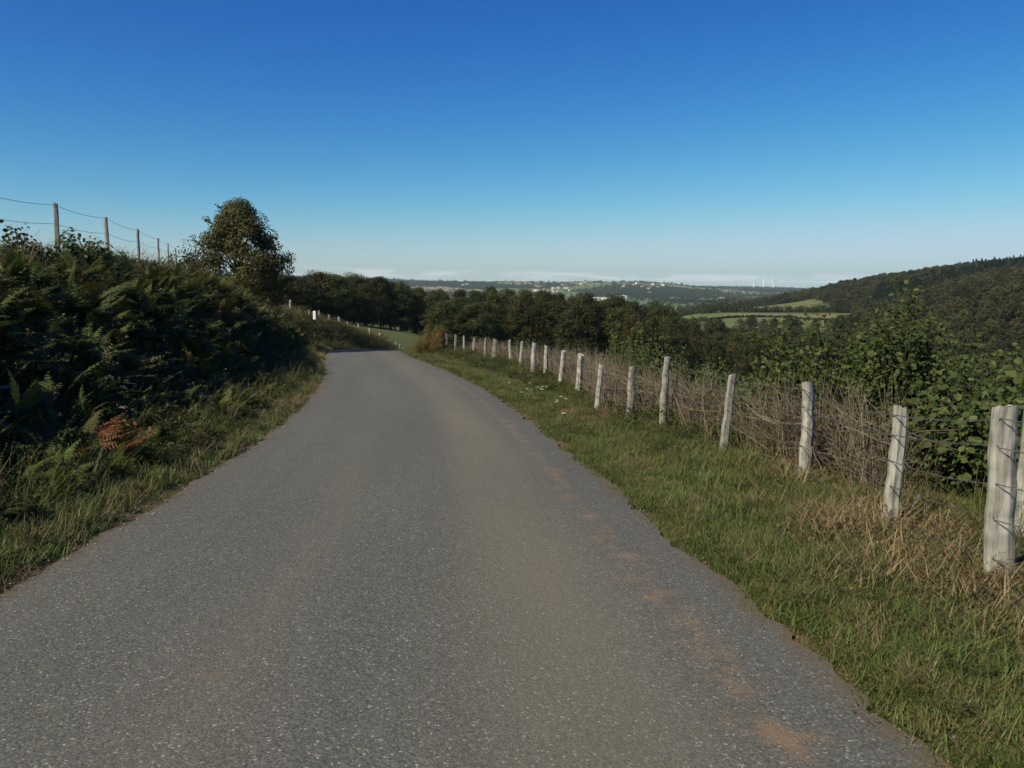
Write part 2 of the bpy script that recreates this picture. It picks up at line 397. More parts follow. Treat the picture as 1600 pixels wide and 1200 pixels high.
# land use: wood cells and field colours in the far country
_seeds = []
def far_seed():
    r = np.random.default_rng(5)
    pts = []
    y = 900.0
    while y < 9000:
        sp = 75 + y * .045
        n = int(y * 1.6 / sp)
        xs = -y * .85 + (np.arange(n) + r.uniform(-.4, .4, n)) * sp
        ys = y + r.uniform(-.45, .45, n) * sp * 1.4
        pts.append(np.stack([xs, ys], 1)); y += sp * 1.3
    return np.concatenate(pts)
SEEDS = far_seed()
SEED_R = np.random.default_rng(11).uniform(size=len(SEEDS))
SEED_W = np.random.default_rng(12).uniform(size=len(SEEDS)) + .5 * (fnoise(SEEDS[:, 0] / 700, SEEDS[:, 1] / 900, 40) - .5)
def cells(x, y):
    x = np.ravel(x); y = np.ravel(y); i1 = np.empty(len(x), int); gap = np.empty(len(x))
    o = np.argsort(SEEDS[:, 1]); S = SEEDS[o]
    order = np.argsort(y)
    for a in range(0, len(x), 4000):
        k = order[a:a + 4000]
        lo = np.searchsorted(S[:, 1], y[k].min() - 900); hi = np.searchsorted(S[:, 1], y[k].max() + 900)
        if hi - lo < 2: lo, hi = (0, min(len(S), 50)) if lo < len(S) // 2 else (max(0, len(S) - 50), len(S))
        d = np.hypot(x[k, None] - S[None, lo:hi, 0], (y[k, None] - S[None, lo:hi, 1]))
        part = np.argpartition(d, 1, axis=1)[:, :2]
        dd = np.take_along_axis(d, part, 1)
        f = dd.argmin(1)
        i1[k] = o[lo + part[np.arange(len(k)), f]]; gap[k] = np.abs(dd[:, 0] - dd[:, 1])
    return i1, gap

def hill_field(px, y):
    """the pale pastures at the foot of the wooded hill"""
    a = (px > 1095) & (px < 1335) & (y > 545) & (y < 715) & (px > 1095 + (y - 545) * .1)
    b = (px > 1030) & (px < 1130) & (y > 640) & (y < 800)
    c = (y > 765) & (y < 960) & (px > 1118) & (px < 1300 - (y - 765) * .18)
    return a, b, c

# ------------------------------------------------------------------ ground sheet
def axis(lo, hi, fine_lo, fine_hi, step, grow):
    a = list(np.arange(fine_lo, fine_hi, step)); s = step; v = a[-1]
    while v < hi: s = max(s * 1.06, step); s = min(s, max(step, grow * abs(v))) if abs(v) > 25 else s; v += s; a.append(v)
    s = step; v = a[0]; b = []
    while v > lo: s = s * 1.06; s = min(s, max(step, grow * abs(v))) if abs(v) > 25 else s; v -= s; b.append(v)
    return np.array(b[::-1] + a)
gx = axis(-9000, 9000, -20, 9, .33, .045); gy = axis(-400, 9300, -1, 62, .36, .027)
GX, GY = np.meshgrid(gx, gy)
GZ = np.empty_like(GX)
for i in range(0, len(gy), 40): GZ[i:i + 40] = ground_h(GX[i:i + 40], GY[i:i + 40])
nx, ny = len(gx), len(gy)
mb = MB()
ii, jj = np.meshgrid(np.arange(ny - 1), np.arange(nx - 1), indexing='ij')
b0 = (ii * nx + jj).ravel()
mb.add(np.stack([GX, GY, GZ], -1).reshape(-1, 3), np.stack([b0, b0 + 1, b0 + nx + 1, b0 + nx], 1))

# real surface colours by land use, as a vertex colour
X, Y = GX.ravel(), GY.ravel()
zr, T, bh, s_ = road_st(X, Y)
PX = np.clip(800 + 1245 * X / np.maximum(Y, 1), -3000, 4000)
C = np.tile(np.array([.060, .070, .028]), (len(X), 1))
n1 = fnoise(X * .5, Y * .5, 31)[:, None]
soil = np.array([.105, .068, .040]); duff = np.array([.040, .036, .020]); moss = np.array([.050, .060, .022])
C = C * .6 + .4 * (moss * n1 + soil * (1 - n1) * .7)
wb = sstep(3.2, 4.2, -T)[:, None] * (Y < 130)[:, None]
C = C * (1 - wb) + duff * wb
we = (sstep(3.1, 2.4, np.abs(T)) * (Y < 240))[:, None] * (.45 + .55 * n1)
C = C * (1 - we) + soil * we
wr = sstep(4.8, 6.0, T)[:, None] * (Y < 100)[:, None]
C = C * (1 - wr) + duff * wr
# meadow beyond the bend, wood floor, valley
wm = ((sstep(75, 95, Y)) * (Y < 700) * (T < -3))[:, None]
meadow = np.array([.085, .100, .036]) * (.85 + .3 * n1)
C = C * (1 - wm) + meadow * wm
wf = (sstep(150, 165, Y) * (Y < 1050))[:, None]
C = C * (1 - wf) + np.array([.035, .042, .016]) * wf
a, b, c = hill_field(PX, Y)
n2 = fnoise(X / 25, Y / 25, 51)[:, None]
a2 = a & (Y < 636)
for msk, colr in ((a, (.150, .145, .060)), (a2, (.108, .128, .046)), (b, (.100, .124, .042)), (c, (.125, .135, .050))):
    C[msk] = (np.array(colr) * (.8 + .4 * n2))[msk]
fm = Y > 1050
ci, gap = cells(X[fm], Y[fm])
pal = np.array([(.10, .135, .055), (.13, .15, .06), (.19, .17, .085), (.08, .115, .045), (.24, .20, .12), (.12, .14, .06)])
fc = pal[(SEED_R[ci] * 5.999).astype(int)]
fc[SEED_W[ci] > .70] = (.035, .045, .02)
C[fm] = fc

m, t, out = new_mat('ground_cover')
at_ = nd(t, 'ShaderNodeVertexColor'); at_.layer_name = 'cover'
tcn = nd(t, 'ShaderNodeTexCoord')
na = nd(t, 'ShaderNodeTexNoise'); na.inputs['Scale'].default_value = 9; na.inputs['Detail'].default_value = 8; na.inputs['Roughness'].default_value = .7
t.links.new(tcn.outputs['Object'], na.inputs['Vector'])
nb = nd(t, 'ShaderNodeTexNoise'); nb.inputs['Scale'].default_value = .35; nb.inputs['Detail'].default_value = 5
t.links.new(tcn.outputs['Object'], nb.inputs['Vector'])
mv = nd(t, 'ShaderNodeMath', operation='MULTIPLY_ADD'); mv.inputs[1].default_value = .9; mv.inputs[2].default_value = .3
t.links.new(na.outputs[0], mv.inputs[0])
mv2 = nd(t, 'ShaderNodeMath', operation='MULTIPLY_ADD'); mv2.inputs[1].default_value = .7; mv2.inputs[2].default_value = -.1
t.links.new(nb.outputs[0], mv2.inputs[0])
mv3 = nd(t, 'ShaderNodeMath', operation='ADD'); t.links.new(mv.outputs[0], mv3.inputs[0]); t.links.new(mv2.outputs[0], mv3.inputs[1])
hs = nd(t, 'ShaderNodeHueSaturation'); t.links.new(at_.outputs[0], hs.inputs['Color']); t.links.new(mv3.outputs[0], hs.inputs['Value'])
p = nd(t, 'ShaderNodeBsdfPrincipled'); p.inputs['Roughness'].default_value = .95; p.inputs['Specular IOR Level'].default_value = .1
t.links.new(hs.outputs[0], p.inputs['Base Color'])
bp = nd(t, 'ShaderNodeBump'); bp.inputs['Strength'].default_value = .6; bp.inputs['Distance'].default_value = .04
t.links.new(na.outputs[0], bp.inputs['Height']); t.links.new(bp.outputs[0], p.inputs['Normal'])
t.links.new(p.outputs[0], out.inputs['Surface'])
M['ground'] = m
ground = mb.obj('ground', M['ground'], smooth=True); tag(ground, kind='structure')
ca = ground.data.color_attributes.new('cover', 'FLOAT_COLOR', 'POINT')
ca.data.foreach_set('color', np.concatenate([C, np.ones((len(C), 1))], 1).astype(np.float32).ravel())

# ------------------------------------------------------------------ road
m, t, out = new_mat('worn_asphalt')
uv = nd(t, 'ShaderNodeUVMap'); uv.uv_map = 'UVMap'
sp = nd(t, 'ShaderNodeSeparateXYZ'); t.links.new(uv.outputs[0], sp.inputs[0])
def tnoise(scale, detail=4, rough=.6, vec=None):
    n = nd(t, 'ShaderNodeTexNoise'); n.inputs['Scale'].default_value = scale; n.inputs['Detail'].default_value = detail; n.inputs['Roughness'].default_value = rough
    t.links.new((vec or uv).outputs[0], n.inputs['Vector']); return n
def mathn(op, a, b=None, c=None):
    n = nd(t, 'ShaderNodeMath', operation=op)
    for i, v in enumerate((a, b, c)):
        if v is None: continue
        if isinstance(v, (int, float)): n.inputs[i].default_value = v
        else: t.links.new(v, n.inputs[i])
    return n.outputs[0]
def mixcol(f, a, b):
    n = nd(t, 'ShaderNodeMix'); n.data_type = 'RGBA'
    if isinstance(f, (int, float)): n.inputs[0].default_value = f
    else: t.links.new(f, n.inputs[0])
    for i, v in ((6, a), (7, b)):
        if isinstance(v, tuple): n.inputs[i].default_value = (*v, 1)
        else: t.links.new(v, n.inputs[i])
    return n.outputs[2]
def smap(v, a, b):
    n = nd(t, 'ShaderNodeMapRange'); n.interpolation_type = 'SMOOTHSTEP'
    n.inputs[1].default_value = a; n.inputs[2].default_value = b; t.links.new(v, n.inputs[0]); return n.outputs[0]
def bandu(centre, width):
    d = mathn('ABSOLUTE', mathn('SUBTRACT', sp.outputs[0], centre))
    return smap(d, width, 0.0)
mpv = nd(t, 'ShaderNodeMapping'); mpv.inputs['Scale'].default_value = (1.0, .18, 1); t.links.new(uv.outputs[0], mpv.inputs[0])
big = tnoise(.8, 5, .6, mpv); fine = tnoise(60, 3, .7); mid = tnoise(7, 5, .65)
vor = nd(t, 'ShaderNodeTexVoronoi'); vor.inputs['Scale'].default_value = 108; t.links.new(uv.outputs[0], vor.inputs['Vector'])
agg = nd(t, 'ShaderNodeSeparateColor'); t.links.new(vor.outputs['Color'], agg.inputs[0])
stone = ramp(t, [(0, (.040, .040, .037)), (.45, (.088, .086, .078)), (.8, (.126, .122, .110)), (.97, (.165, .158, .142)), (.992, (.38, .37, .34))], agg.outputs[0])
stone.color_ramp.interpolation = 'LINEAR'
c0 = mixcol(smap(big.outputs[0], .35, .7), (.084, .083, .076), (.128, .123, .108))
mps = nd(t, 'ShaderNodeMapping'); mps.inputs['Scale'].default_value = (3.2, .07, 1); t.links.new(uv.outputs[0], mps.inputs[0])
streak = tnoise(1.0, 4, .6, mps)
c0 = mixcol(mathn('MULTIPLY', smap(streak.outputs[0], .42, .62), .55), c0, (.074, .073, .068))
c1 = mixcol(.66, c0, stone.outputs[0])
tan_f = mathn('MULTIPLY', bandu(1.0, .85), mathn('MULTIPLY_ADD', big.outputs[0], .9, 0.0))
c2 = mixcol(mathn('MULTIPLY', tan_f, .9), c1, (.175, .150, .103))
tan2 = mathn('MULTIPLY', bandu(-.55, .55), mathn('MULTIPLY', big.outputs[0], .42))
c3 = mixcol(tan2, c2, (.140, .126, .098))
dn = tnoise(3.6, 6, .7)
dirt = mathn('MULTIPLY', bandu(1.72, .34), smap(dn.outputs[0], .50, .70))
c4 = mixcol(mathn('MULTIPLY', dirt, .6), c3, (.22, .140, .082))
c4 = mixcol(mathn('MULTIPLY', bandu(1.74, .15), mathn('MULTIPLY', smap(dn.outputs[0], .38, .60), .32)), c4, (.21, .145, .09))
dn2 = tnoise(1.1, 6, .7)
spots = smap(dn2.outputs[0], .66, .74)
c5 = mixcol(mathn('MULTIPLY', spots, .4), c4, (.17, .115, .072))
absu = mathn('ABSOLUTE', sp.outputs[0])
edge = mathn('MULTIPLY', smap(mathn('ADD', absu, mathn('MULTIPLY', mathn('SUBTRACT', mid.outputs[0], .5), .6)), 2.08, 2.34), .85)
c6 = mixcol(edge, c5, (.115, .082, .052))
p = nd(t, 'ShaderNodeBsdfPrincipled'); p.inputs['Roughness'].default_value = .85; p.inputs['Specular IOR Level'].default_value = .16
t.links.new(c6, p.inputs['Base Color'])
hgt = mathn('ADD', mathn('MULTIPLY', vor.outputs['Distance'], -.6), fine.outputs[0])
bp = nd(t, 'ShaderNodeBump'); bp.inputs['Strength'].default_value = .55; bp.inputs['Distance'].default_value = .006
t.links.new(hgt, bp.inputs['Height']); t.links.new(bp.outputs[0], p.inputs['Normal'])
t.links.new(p.outputs[0], out.inputs['Surface'])
M['asphalt'] = m

ys = np.concatenate([np.arange(-25, 1, .4), np.arange(1, 30, .08), np.arange(30, 230, .3)]); cx = np.interp(ys, RY, RXC); cz = np.interp(ys, RY, RZC); dx = np.interp(ys, RY, RDX)
nn = 1 / np.sqrt(1 + dx * dx); arc = np.concatenate([[0], np.cumsum(np.hypot(np.diff(ys), np.diff(cx)))])
half_r = 2.24 + .16 * (fnoise(ys * .9, ys * 0 + 3, 71) - .5) + .16 * (fnoise(ys * 4, ys * 0 + 9, 73) - .5) + .08 * (fnoise(ys * 11, ys * 0 + 9, 74) - .5)
half_l = 2.26 + .20 * (fnoise(ys * .9, ys * 0 + 5, 75) - .5) + .16 * (fnoise(ys * 4, ys * 0 + 2, 77) - .5) + .08 * (fnoise(ys * 11, ys * 0 + 2, 78) - .5)
k = 15; frac = np.linspace(-1, 1, k)
tt = np.where(frac[None] < 0, frac[None] * half_l[:, None], frac[None] * half_r[:, None])
V = np.stack([cx[:, None] + tt * nn[:, None], ys[:, None] - tt * (dx * nn)[:, None], cz[:, None] + .035 * (1 - (tt / 2.3) ** 2) - .012 + 0 * tt], -1)
mb = MB(); i, j = np.meshgrid(np.arange(len(ys) - 1), np.arange(k - 1), indexing='ij'); b0 = (i * k + j).ravel()
F = np.stack([b0, b0 + 1, b0 + k + 1, b0 + k], 1); mb.add(V.reshape(-1, 3), F)
road = mb.obj('road', M['asphalt'], smooth=True); tag(road, kind='structure')
uvl = road.data.uv_layers.new(name='UVMap')
UV = np.stack([tt, np.broadcast_to(arc[:, None], tt.shape)], -1).reshape(-1, 2)
uvl.data.foreach_set('uv', UV[F.ravel()].astype(np.float32).ravel())

# ------------------------------------------------------------------ instancing for uncountable cover
def scatter(name, protos, P, rot, scl, idx, label=None, cat=None):
    """one object of kind stuff: points with an instance of one of the protos on each"""
    col = bpy.data.collections.new(name + '_kinds')
    for n_, o in enumerate(protos):
        o.name = '%s_kind_%02d' % (name, n_); col.objects.link(o)
    me = bpy.data.meshes.new(name); me.vertices.add(len(P)); me.vertices.foreach_set('co', np.asarray(P, np.float32).ravel())
    a = me.attributes.new('rot', 'FLOAT_VECTOR', 'POINT'); a.data.foreach_set('vector', np.asarray(rot, np.float32).ravel())
    a = me.attributes.new('scl', 'FLOAT', 'POINT'); a.data.foreach_set('value', np.asarray(scl, np.float32).ravel())
    a = me.attributes.new('idx', 'INT', 'POINT'); a.data.foreach_set('value', np.asarray(idx, np.int32).ravel())
    o = bpy.data.objects.new(name, me); COL.objects.link(o)
    g = bpy.data.node_groups.new(name + '_spread', 'GeometryNodeTree')
    g.interface.new_socket('Geometry', in_out='INPUT', socket_type='NodeSocketGeometry')
    g.interface.new_socket('Geometry', in_out='OUTPUT', socket_type='NodeSocketGeometry')
    N = g.nodes.new; gi = N('NodeGroupInput'); go = N('NodeGroupOutput')
    mp_ = N('GeometryNodeMeshToPoints'); ip = N('GeometryNodeInstanceOnPoints'); cinfo = N('GeometryNodeCollectionInfo')
    cinfo.inputs['Collection'].default_value = col; cinfo.inputs['Separate Children'].default_value = True; cinfo.inputs['Reset Children'].default_value = True
    ip.inputs['Pick Instance'].default_value = True
    def attr(nm, ty):
        q = N('GeometryNodeInputNamedAttribute'); q.data_type = ty; q.inputs['Name'].default_value = nm
        return [s for s in q.outputs if s.enabled][0]
    er = N('FunctionNodeEulerToRotation')
    L = g.links.new
    L(gi.outputs[0], mp_.inputs[0]); L(mp_.outputs[0], ip.inputs['Points']); L(cinfo.outputs[0], ip.inputs['Instance'])
    L(attr('rot', 'FLOAT_VECTOR'), er.inputs[0]); L(er.outputs[0], ip.inputs['Rotation'])
    L(attr('scl', 'FLOAT'), ip.inputs['Scale']); L(attr('idx', 'INT'), ip.inputs['Instance Index'])
    L(ip.outputs[0], go.inputs[0])
    md = o.modifiers.new('spread', 'NODES'); md.node_group = g
    tag(o, label, cat, kind='stuff')
    return o

# ------------------------------------------------------------------ trees
def make_tree_meshes(seed, H=10.0, W=7.0, base=.12, clumps=60, per=90, leaf=.34, mat='leaf_wood', lean=0.0, shape=None, limbs=9, clump_r=None, bark='bark'):
    r = np.random.default_rng(seed)
    mbc, mbt = MB(), MB()
    # trunk
    zt = np.linspace(-.3, H * .8, 9); wob = np.cumsum(r.normal(0, .05 * H / 10, (9, 2)), 0); wob[0:2] = 0
    TP = np.stack([wob[:, 0] + lean * zt, wob[:, 1], zt], 1)
    tube(mbt, TP, np.linspace(.028 * H, .006 * H, 9), 7)
    pts = []
    cr0 = clump_r or .15 * W
    for _ in range(clumps):
        u = r.uniform(0, 1) ** .8
        z = base + (1 - base) * u
        prof = shape(u) if shape else (math.sin(math.pi * min(1, .12 + .88 * u) ** .85) ** .6 if u < .98 else .25)
        a = r.uniform(0, 2 * math.pi); rad = W * .5 * prof * math.sqrt(r.uniform(.12, 1)) * r.uniform(.82, 1.1)
        pts.append((math.cos(a) * rad + lean * z * H, math.sin(a) * rad, z * H * (1 - .05 * r.uniform())))
    pts = np.array(pts)
    for i in r.choice(len(pts), min(limbs, len(pts)), replace=False):
        e = pts[i]; z0 = max(.08 * H, e[2] * r.uniform(.35, .7)); b = np.array([np.interp(z0, zt, TP[:, 0]), np.interp(z0, zt, TP[:, 1]), z0])
        mid = (b + e) / 2 + np.array([0, 0, .04 * H])
        tube(mbt, [b, mid, e], [.012 * H, .008 * H, .003 * H], 4)
    cr = cr0 * r.uniform(.7, 1.35, len(pts))
    P = np.repeat(pts, per, 0); R = np.repeat(cr, per)
    d = rand_dirs(len(P), r); d[:, 2] = d[:, 2] * .8 + .12
    q = P + d * (R * r.uniform(.45, 1.05, len(P)) ** .7)[:, None] * np.array([1, 1, .78])
    q[:, 2] = np.maximum(q[:, 2], .02 * H)
    nrm = unit(d + .55 * rand_dirs(len(P), r) + np.array([0, 0, .25]))
    dr = unit(np.cross(nrm, rand_dirs(len(P), r)))
    sz = leaf * r.uniform(.6, 1.3, len(P))
    leaves(mbc, q, dr, nrm, sz, sz * .75, .15)
    return mbt, mbc

def tree_proto(seed, **k):
    mat = M[k.pop('mat', 'leaf_wood')] if isinstance(k.get('mat', 'leaf_wood'), str) else k.pop('mat')
    bark = M['bark']
    a, b = make_tree_meshes(seed, **k)
    return a.mesh('trunk', bark, True), b.mesh('crown', mat)

wood_protos = [tree_proto(100 + i, H=10, W=[8.2, 8.8, 7.4, 8.4, 7.8][i], base=[.05, .08, .04, .1, .06][i], clumps=100, per=105, leaf=.27, clump_r=1.15) for i in range(5)]
M['leaf_light'] = leaf_mat('light_wood_leaves', [(.042, .056, .016), (.062, .076, .021), (.082, .084, .024)], trans=.3, hue_var=.03, obj_var=.25, spec=.12)
wood_protos += [tree_proto(120 + i, H=10, W=[7.0, 9.4][i], base=.06, clumps=90, per=100, leaf=.25, clump_r=1.0, mat='leaf_light') for i in range(2)]

def place_tree(name, x, y, H, label, group, protos, wscale=1.0, k=None, cat='tree'):
    tr_, cr_ = protos[k if k is not None else random.randrange(len(protos))]
    e = empty(name, (x, y, gh(x, y) - .1), random.uniform(0, 6.28))
    e.scale = (H / 10 * wscale, H / 10 * wscale, H / 10)
    for nm, me in (('trunk', tr_), ('crown', cr_)):
        o = bpy.data.objects.new(nm, me); COL.objects.link(o); o.parent = e
    tag(e, label, cat, group)
    return e

# the belt of wood across the view: three rows
_top = [(380, 432), (430, 431), (480, 433), (540, 436), (600, 440), (650, 451), (680, 459), (720, 458), (800, 459), (860, 460), (910, 464), (960, 470), (1000, 480), (1060, 492), (1120, 505), (1200, 512)]
def top_row(px): return float(np.interp(px, *zip(*_top)))
rr = random.Random(3)
def belt(px0, px1, step, yf, drop, label, group, hmin=4, w=1.0):
    px = px0
    while px < px1:
        y = yf(px) + rr.uniform(-4, 4); x = col_x(px, y)
        g0 = gh(x, y); top = at(px, top_row(px) + drop + rr.uniform(-8, 8), y)[2]
        H = max(hmin, top - g0)
        place_tree('broadleaf_tree', x, y, H, label, group, wood_protos, w * min(1.5, max(.75, 10.5 / H)) * rr.uniform(.85, 1.15))
        px += step * rr.uniform(.75, 1.25)
belt(400, 690, 20, lambda p: 135 + (p - 400) * .16, 2, 'dark olive broadleaf tree in the wood beyond the green meadow', 'trees of the wood beyond the meadow')
belt(395, 690, 26, lambda p: 152 + (p - 400) * .16, -2, 'dark olive broadleaf tree in the wood beyond the green meadow', 'trees of the wood beyond the meadow')
belt(695, 1050, 21, lambda p: 150 + (p - 700) * .05, 16, 'dense broadleaf tree in the wood below the wire fence', 'trees of the wood below the fence')
belt(685, 1060, 21, lambda p: 178 + (p - 700) * .08, 2, 'dense broadleaf tree in the wood below the fence, second row', 'trees of the wood, second row')
belt(690, 1060, 26, lambda p: 202 + (p - 700) * .08, -2, 'dense broadleaf tree at the skyline of the wood below the fence', 'trees of the wood, top row')
belt(1065, 1420, 24, lambda p: 190 + (p - 1060) * .05, 26, 'brownish green tree in the valley below the pale pastures', 'trees in the valley bottom')
belt(1050, 1400, 26, lambda p: 245 + (p - 1060) * .08, 12, 'brownish green tree in the valley below the pale pastures', 'trees in the valley bottom')
belt(1060, 1400, 30, lambda p: 330 + (p - 1060) * .1, 4, 'brownish green tree in the valley below the pale pastures', 'trees in the valley bottom')

# trees and hedges among the pastures
for fi, (px, y, H, wsc) in enumerate([(1160, 535, 9, 1.3), (1178, 528, 12, 1.0), (1196, 540, 8, 1.4), (1212, 532, 10, 1.1), (1236, 535, 12, 1.0), (1248, 538, 9, 1.2), (1278, 530, 11, .8), (1305, 540, 10, 1.3), (1316, 532, 13, 1.1), (1330, 545, 12, 1.2)]):
    place_tree('field_tree', col_x(px, y), y, H, 'round dark tree at the lower edge of the pale pasture, %s from the wood' % ['first', 'second', 'third', 'fourth', 'fifth', 'sixth', 'seventh', 'eighth', 'ninth', 'tenth'][fi], 'trees at the lower edge of the pasture', wood_protos, wsc)

def hedge(name, pts, y0, label, hgt, width, nblob):
    """a field hedge: many leafy clumps along a line on the ground"""
    r = np.random.default_rng(int(pts[0][0]))
    P = np.array([(col_x(p, y), y) for p, y in pts]); seg = np.linspace(0, len(P) - 1, nblob)
    q = np.stack([np.interp(seg, np.arange(len(P)), P[:, i]) for i in (0, 1)], 1) + r.normal(0, width * .3, (nblob, 2))
    z = ground_h(q[:, 0], q[:, 1]); o0 = np.array([q[0, 0], q[0, 1], z[0]])
    h = hgt * r.uniform(.55, 1.25, nblob) * (.8 + .5 * fnoise(seg * 3, seg * 0, 4))
    per = 70; mbx = MB()
    c = np.repeat(np.stack([q[:, 0], q[:, 1], z], 1) - o0, per, 0); hh = np.repeat(h, per)
    d = rand_dirs(len(c), r)
    pt = c + d * np.stack([hh * .42, hh * .42, hh * .5], 1) + np.stack([0 * hh, 0 * hh, hh * .45], 1)
    nrm = unit(d + .5 * rand_dirs(len(c), r)); dr = np.cross(nrm, rand_dirs(len(c), r)); szz = r.uniform(.7, 1.5, len(c))
    leaves(mbx, pt, dr, nrm, szz, szz * .8, .1)
    o = mbx.obj(name, M['leaf_hill']); o.location = o0
    tag(o, label, 'hedge')
hedge('field_hedge', [(1100, 725), (1150, 735), (1200, 742), (1250, 745), (1300, 735), (1345, 725)], 0, 'thick dark hedgerow between the two pale pastures below the wooded hill', 6, 5, 110)
hedge('field_hedge', [(1105, 622), (1160, 634), (1220, 640), (1280, 642), (1335, 640)], 0, 'thin hedge crossing the middle of the lower pale pasture', 1.3, 2, 75)
hedge('field_hedge', [(1020, 640), (1060, 628), (1100, 620), (1130, 560)], 0, 'low hedge along the lower edge of the small green pasture', 3.5, 3, 50)
hedge('field_hedge', [(1035, 825), (1080, 822), (1120, 830), (1160, 905), (1215, 975)], 0, 'hedge running up beside the upper pale pasture towards the distant ridge', 2.5, 3, 70)
hedge('field_hedge', [(1060, 1010), (1120, 1000), (1180, 1010), (1240, 1020)], 0, 'dark tree-lined hedge above the pastures, below the wind turbines', 11, 9, 110)

def conifer(seed):
    r = np.random.default_rng(seed); mbt, mbc = MB(), MB()
    tube(mbt, [(0, 0, -.3), (0, 0, 5), (0, 0, 9.8)], [.2, .12, .03], 5)
    q, d_ = [], []
    for z in np.linspace(1.0, 9.8, 26):
        R = 1.75 * (1 - z / 10.2) + .12
        for a in np.arange(9) * .698 + r.uniform(0, 6.28):
            for f in (.35, .7, 1):
                q.append((math.cos(a) * R * f, math.sin(a) * R * f, z - .35 * f * R * .5)); d_.append((math.cos(a), math.sin(a), -.35))
    q = np.array(q) + r.normal(0, .06, (len(q), 3)); d_ = np.array(d_) + r.normal(0, .25, (len(q), 3))
    leaves(mbc, q, d_, np.array([0, 0, 1.0]) + r.normal(0, .3, (len(q), 3)), .8, .4, .2)
    return mbt.mesh('trunk', M['bark']), mbc.mesh('crown', M['leaf_conifer'])
# forest on the far hillside and the patchwork country
def scatter_xyz(n, ylo, yhi, plo, phi, r):
    y = np.sqrt(r.uniform(ylo ** 2, yhi ** 2, n)); p = r.uniform(plo, phi, n)
    return (p - 800) / 1245 * y, y, p
r = np.random.default_rng(21)
x, y, p = scatter_xyz(14500, 150, 1300, 1040, 1850, r)
a, b, c = hill_field(p, y)
edge_y = np.interp(p, [1040, 1110, 1200, 1290, 1335, 1380, 1480, 1800], [1300, 1240, 1010, 800, 545, 330, 200, 150])
keep = (~(a | b | c)) & (y > edge_y)
x, y = x[keep], y[keep]
hill_protos = [tree_proto(160 + i, H=10, W=[9.5, 10.5, 8.5, 9][i], base=.05, clumps=26, per=34, leaf=.75, mat='leaf_hill', limbs=3)[1] for i in range(4)]
hill_objs = [bpy.data.objects.new('k', me) for me in hill_protos]
hill_objs += [bpy.data.objects.new('k', conifer(q)[1]) for q in (15, 16)]
n = len(x); tex = fnoise(x / 90, y / 140, 61); pc = 800 + 1245 * x / y
band = (np.abs(y - (760 + (pc - 1380) * .55)) < 55 + 40 * tex) & (pc > 1360) & (r.uniform(size=n) < .85)
scatter('forest', hill_objs, np.stack([x, y, ground_h(x, y) - .4], 1), np.stack([0 * x, 0 * x, r.uniform(0, 6.28, n)], 1),
        .55 + .75 * r.uniform(size=n) ** 1.3 * (.7 + .6 * tex) * np.where(band, 1.25, 1), np.where(band, r.integers(4, 6, n), r.integers(0, 4, n)), 'mixed brown and green forest covering the hillside above the pastures', 'forest')

# conifers standing on the hill's crest, told apart against the sky
con = [conifer(5), conifer(6)]
for i in range(16):
    px = 1508 + i * 7.2 + rr.uniform(-3, 3); y = 985 + rr.uniform(-14, 14)
    place_tree('conifer', (px - 800) / 1245 * y, y, rr.uniform(12, 17), 'dark pointed conifer on the crest of the wooded hill', 'conifers on the crest of the hill', con, rr.uniform(.65, .95))

r = np.random.default_rng(22)
x, y, p = scatter_xyz(260000, 1060, 7600, 330, 1420, r)
ci, gap = cells(x, y)
hedge_w = 6 + y * .0010
keep = (SEED_W[ci] > .70) | ((gap < hedge_w) & (r.uniform(size=len(x)) < .8)) | (r.uniform(size=len(x)) < .012)
x, y = x[keep], y[keep]; n = len(x)
far_protos = []
for i in range(3):
    _, cb = make_tree_meshes(180 + i, H=10, W=13, base=.02, clumps=7, per=14, leaf=2.6, limbs=0, clump_r=3.0)
    far_protos.append(bpy.data.objects.new('k', cb.mesh('far_crown', M['leaf_far'])))
scatter('distant_woods', far_protos, np.stack([x, y, ground_h(x, y) - .3], 1), np.stack([0 * x, 0 * x, r.uniform(0, 6.28, n)], 1),
        r.uniform(.4, .85, n) * np.where(r.uniform(size=n) < .06, 1.9, 1), r.integers(0, 3, n), 'bluish patchwork of distant woods and hedgerows on the far hills', 'woods')

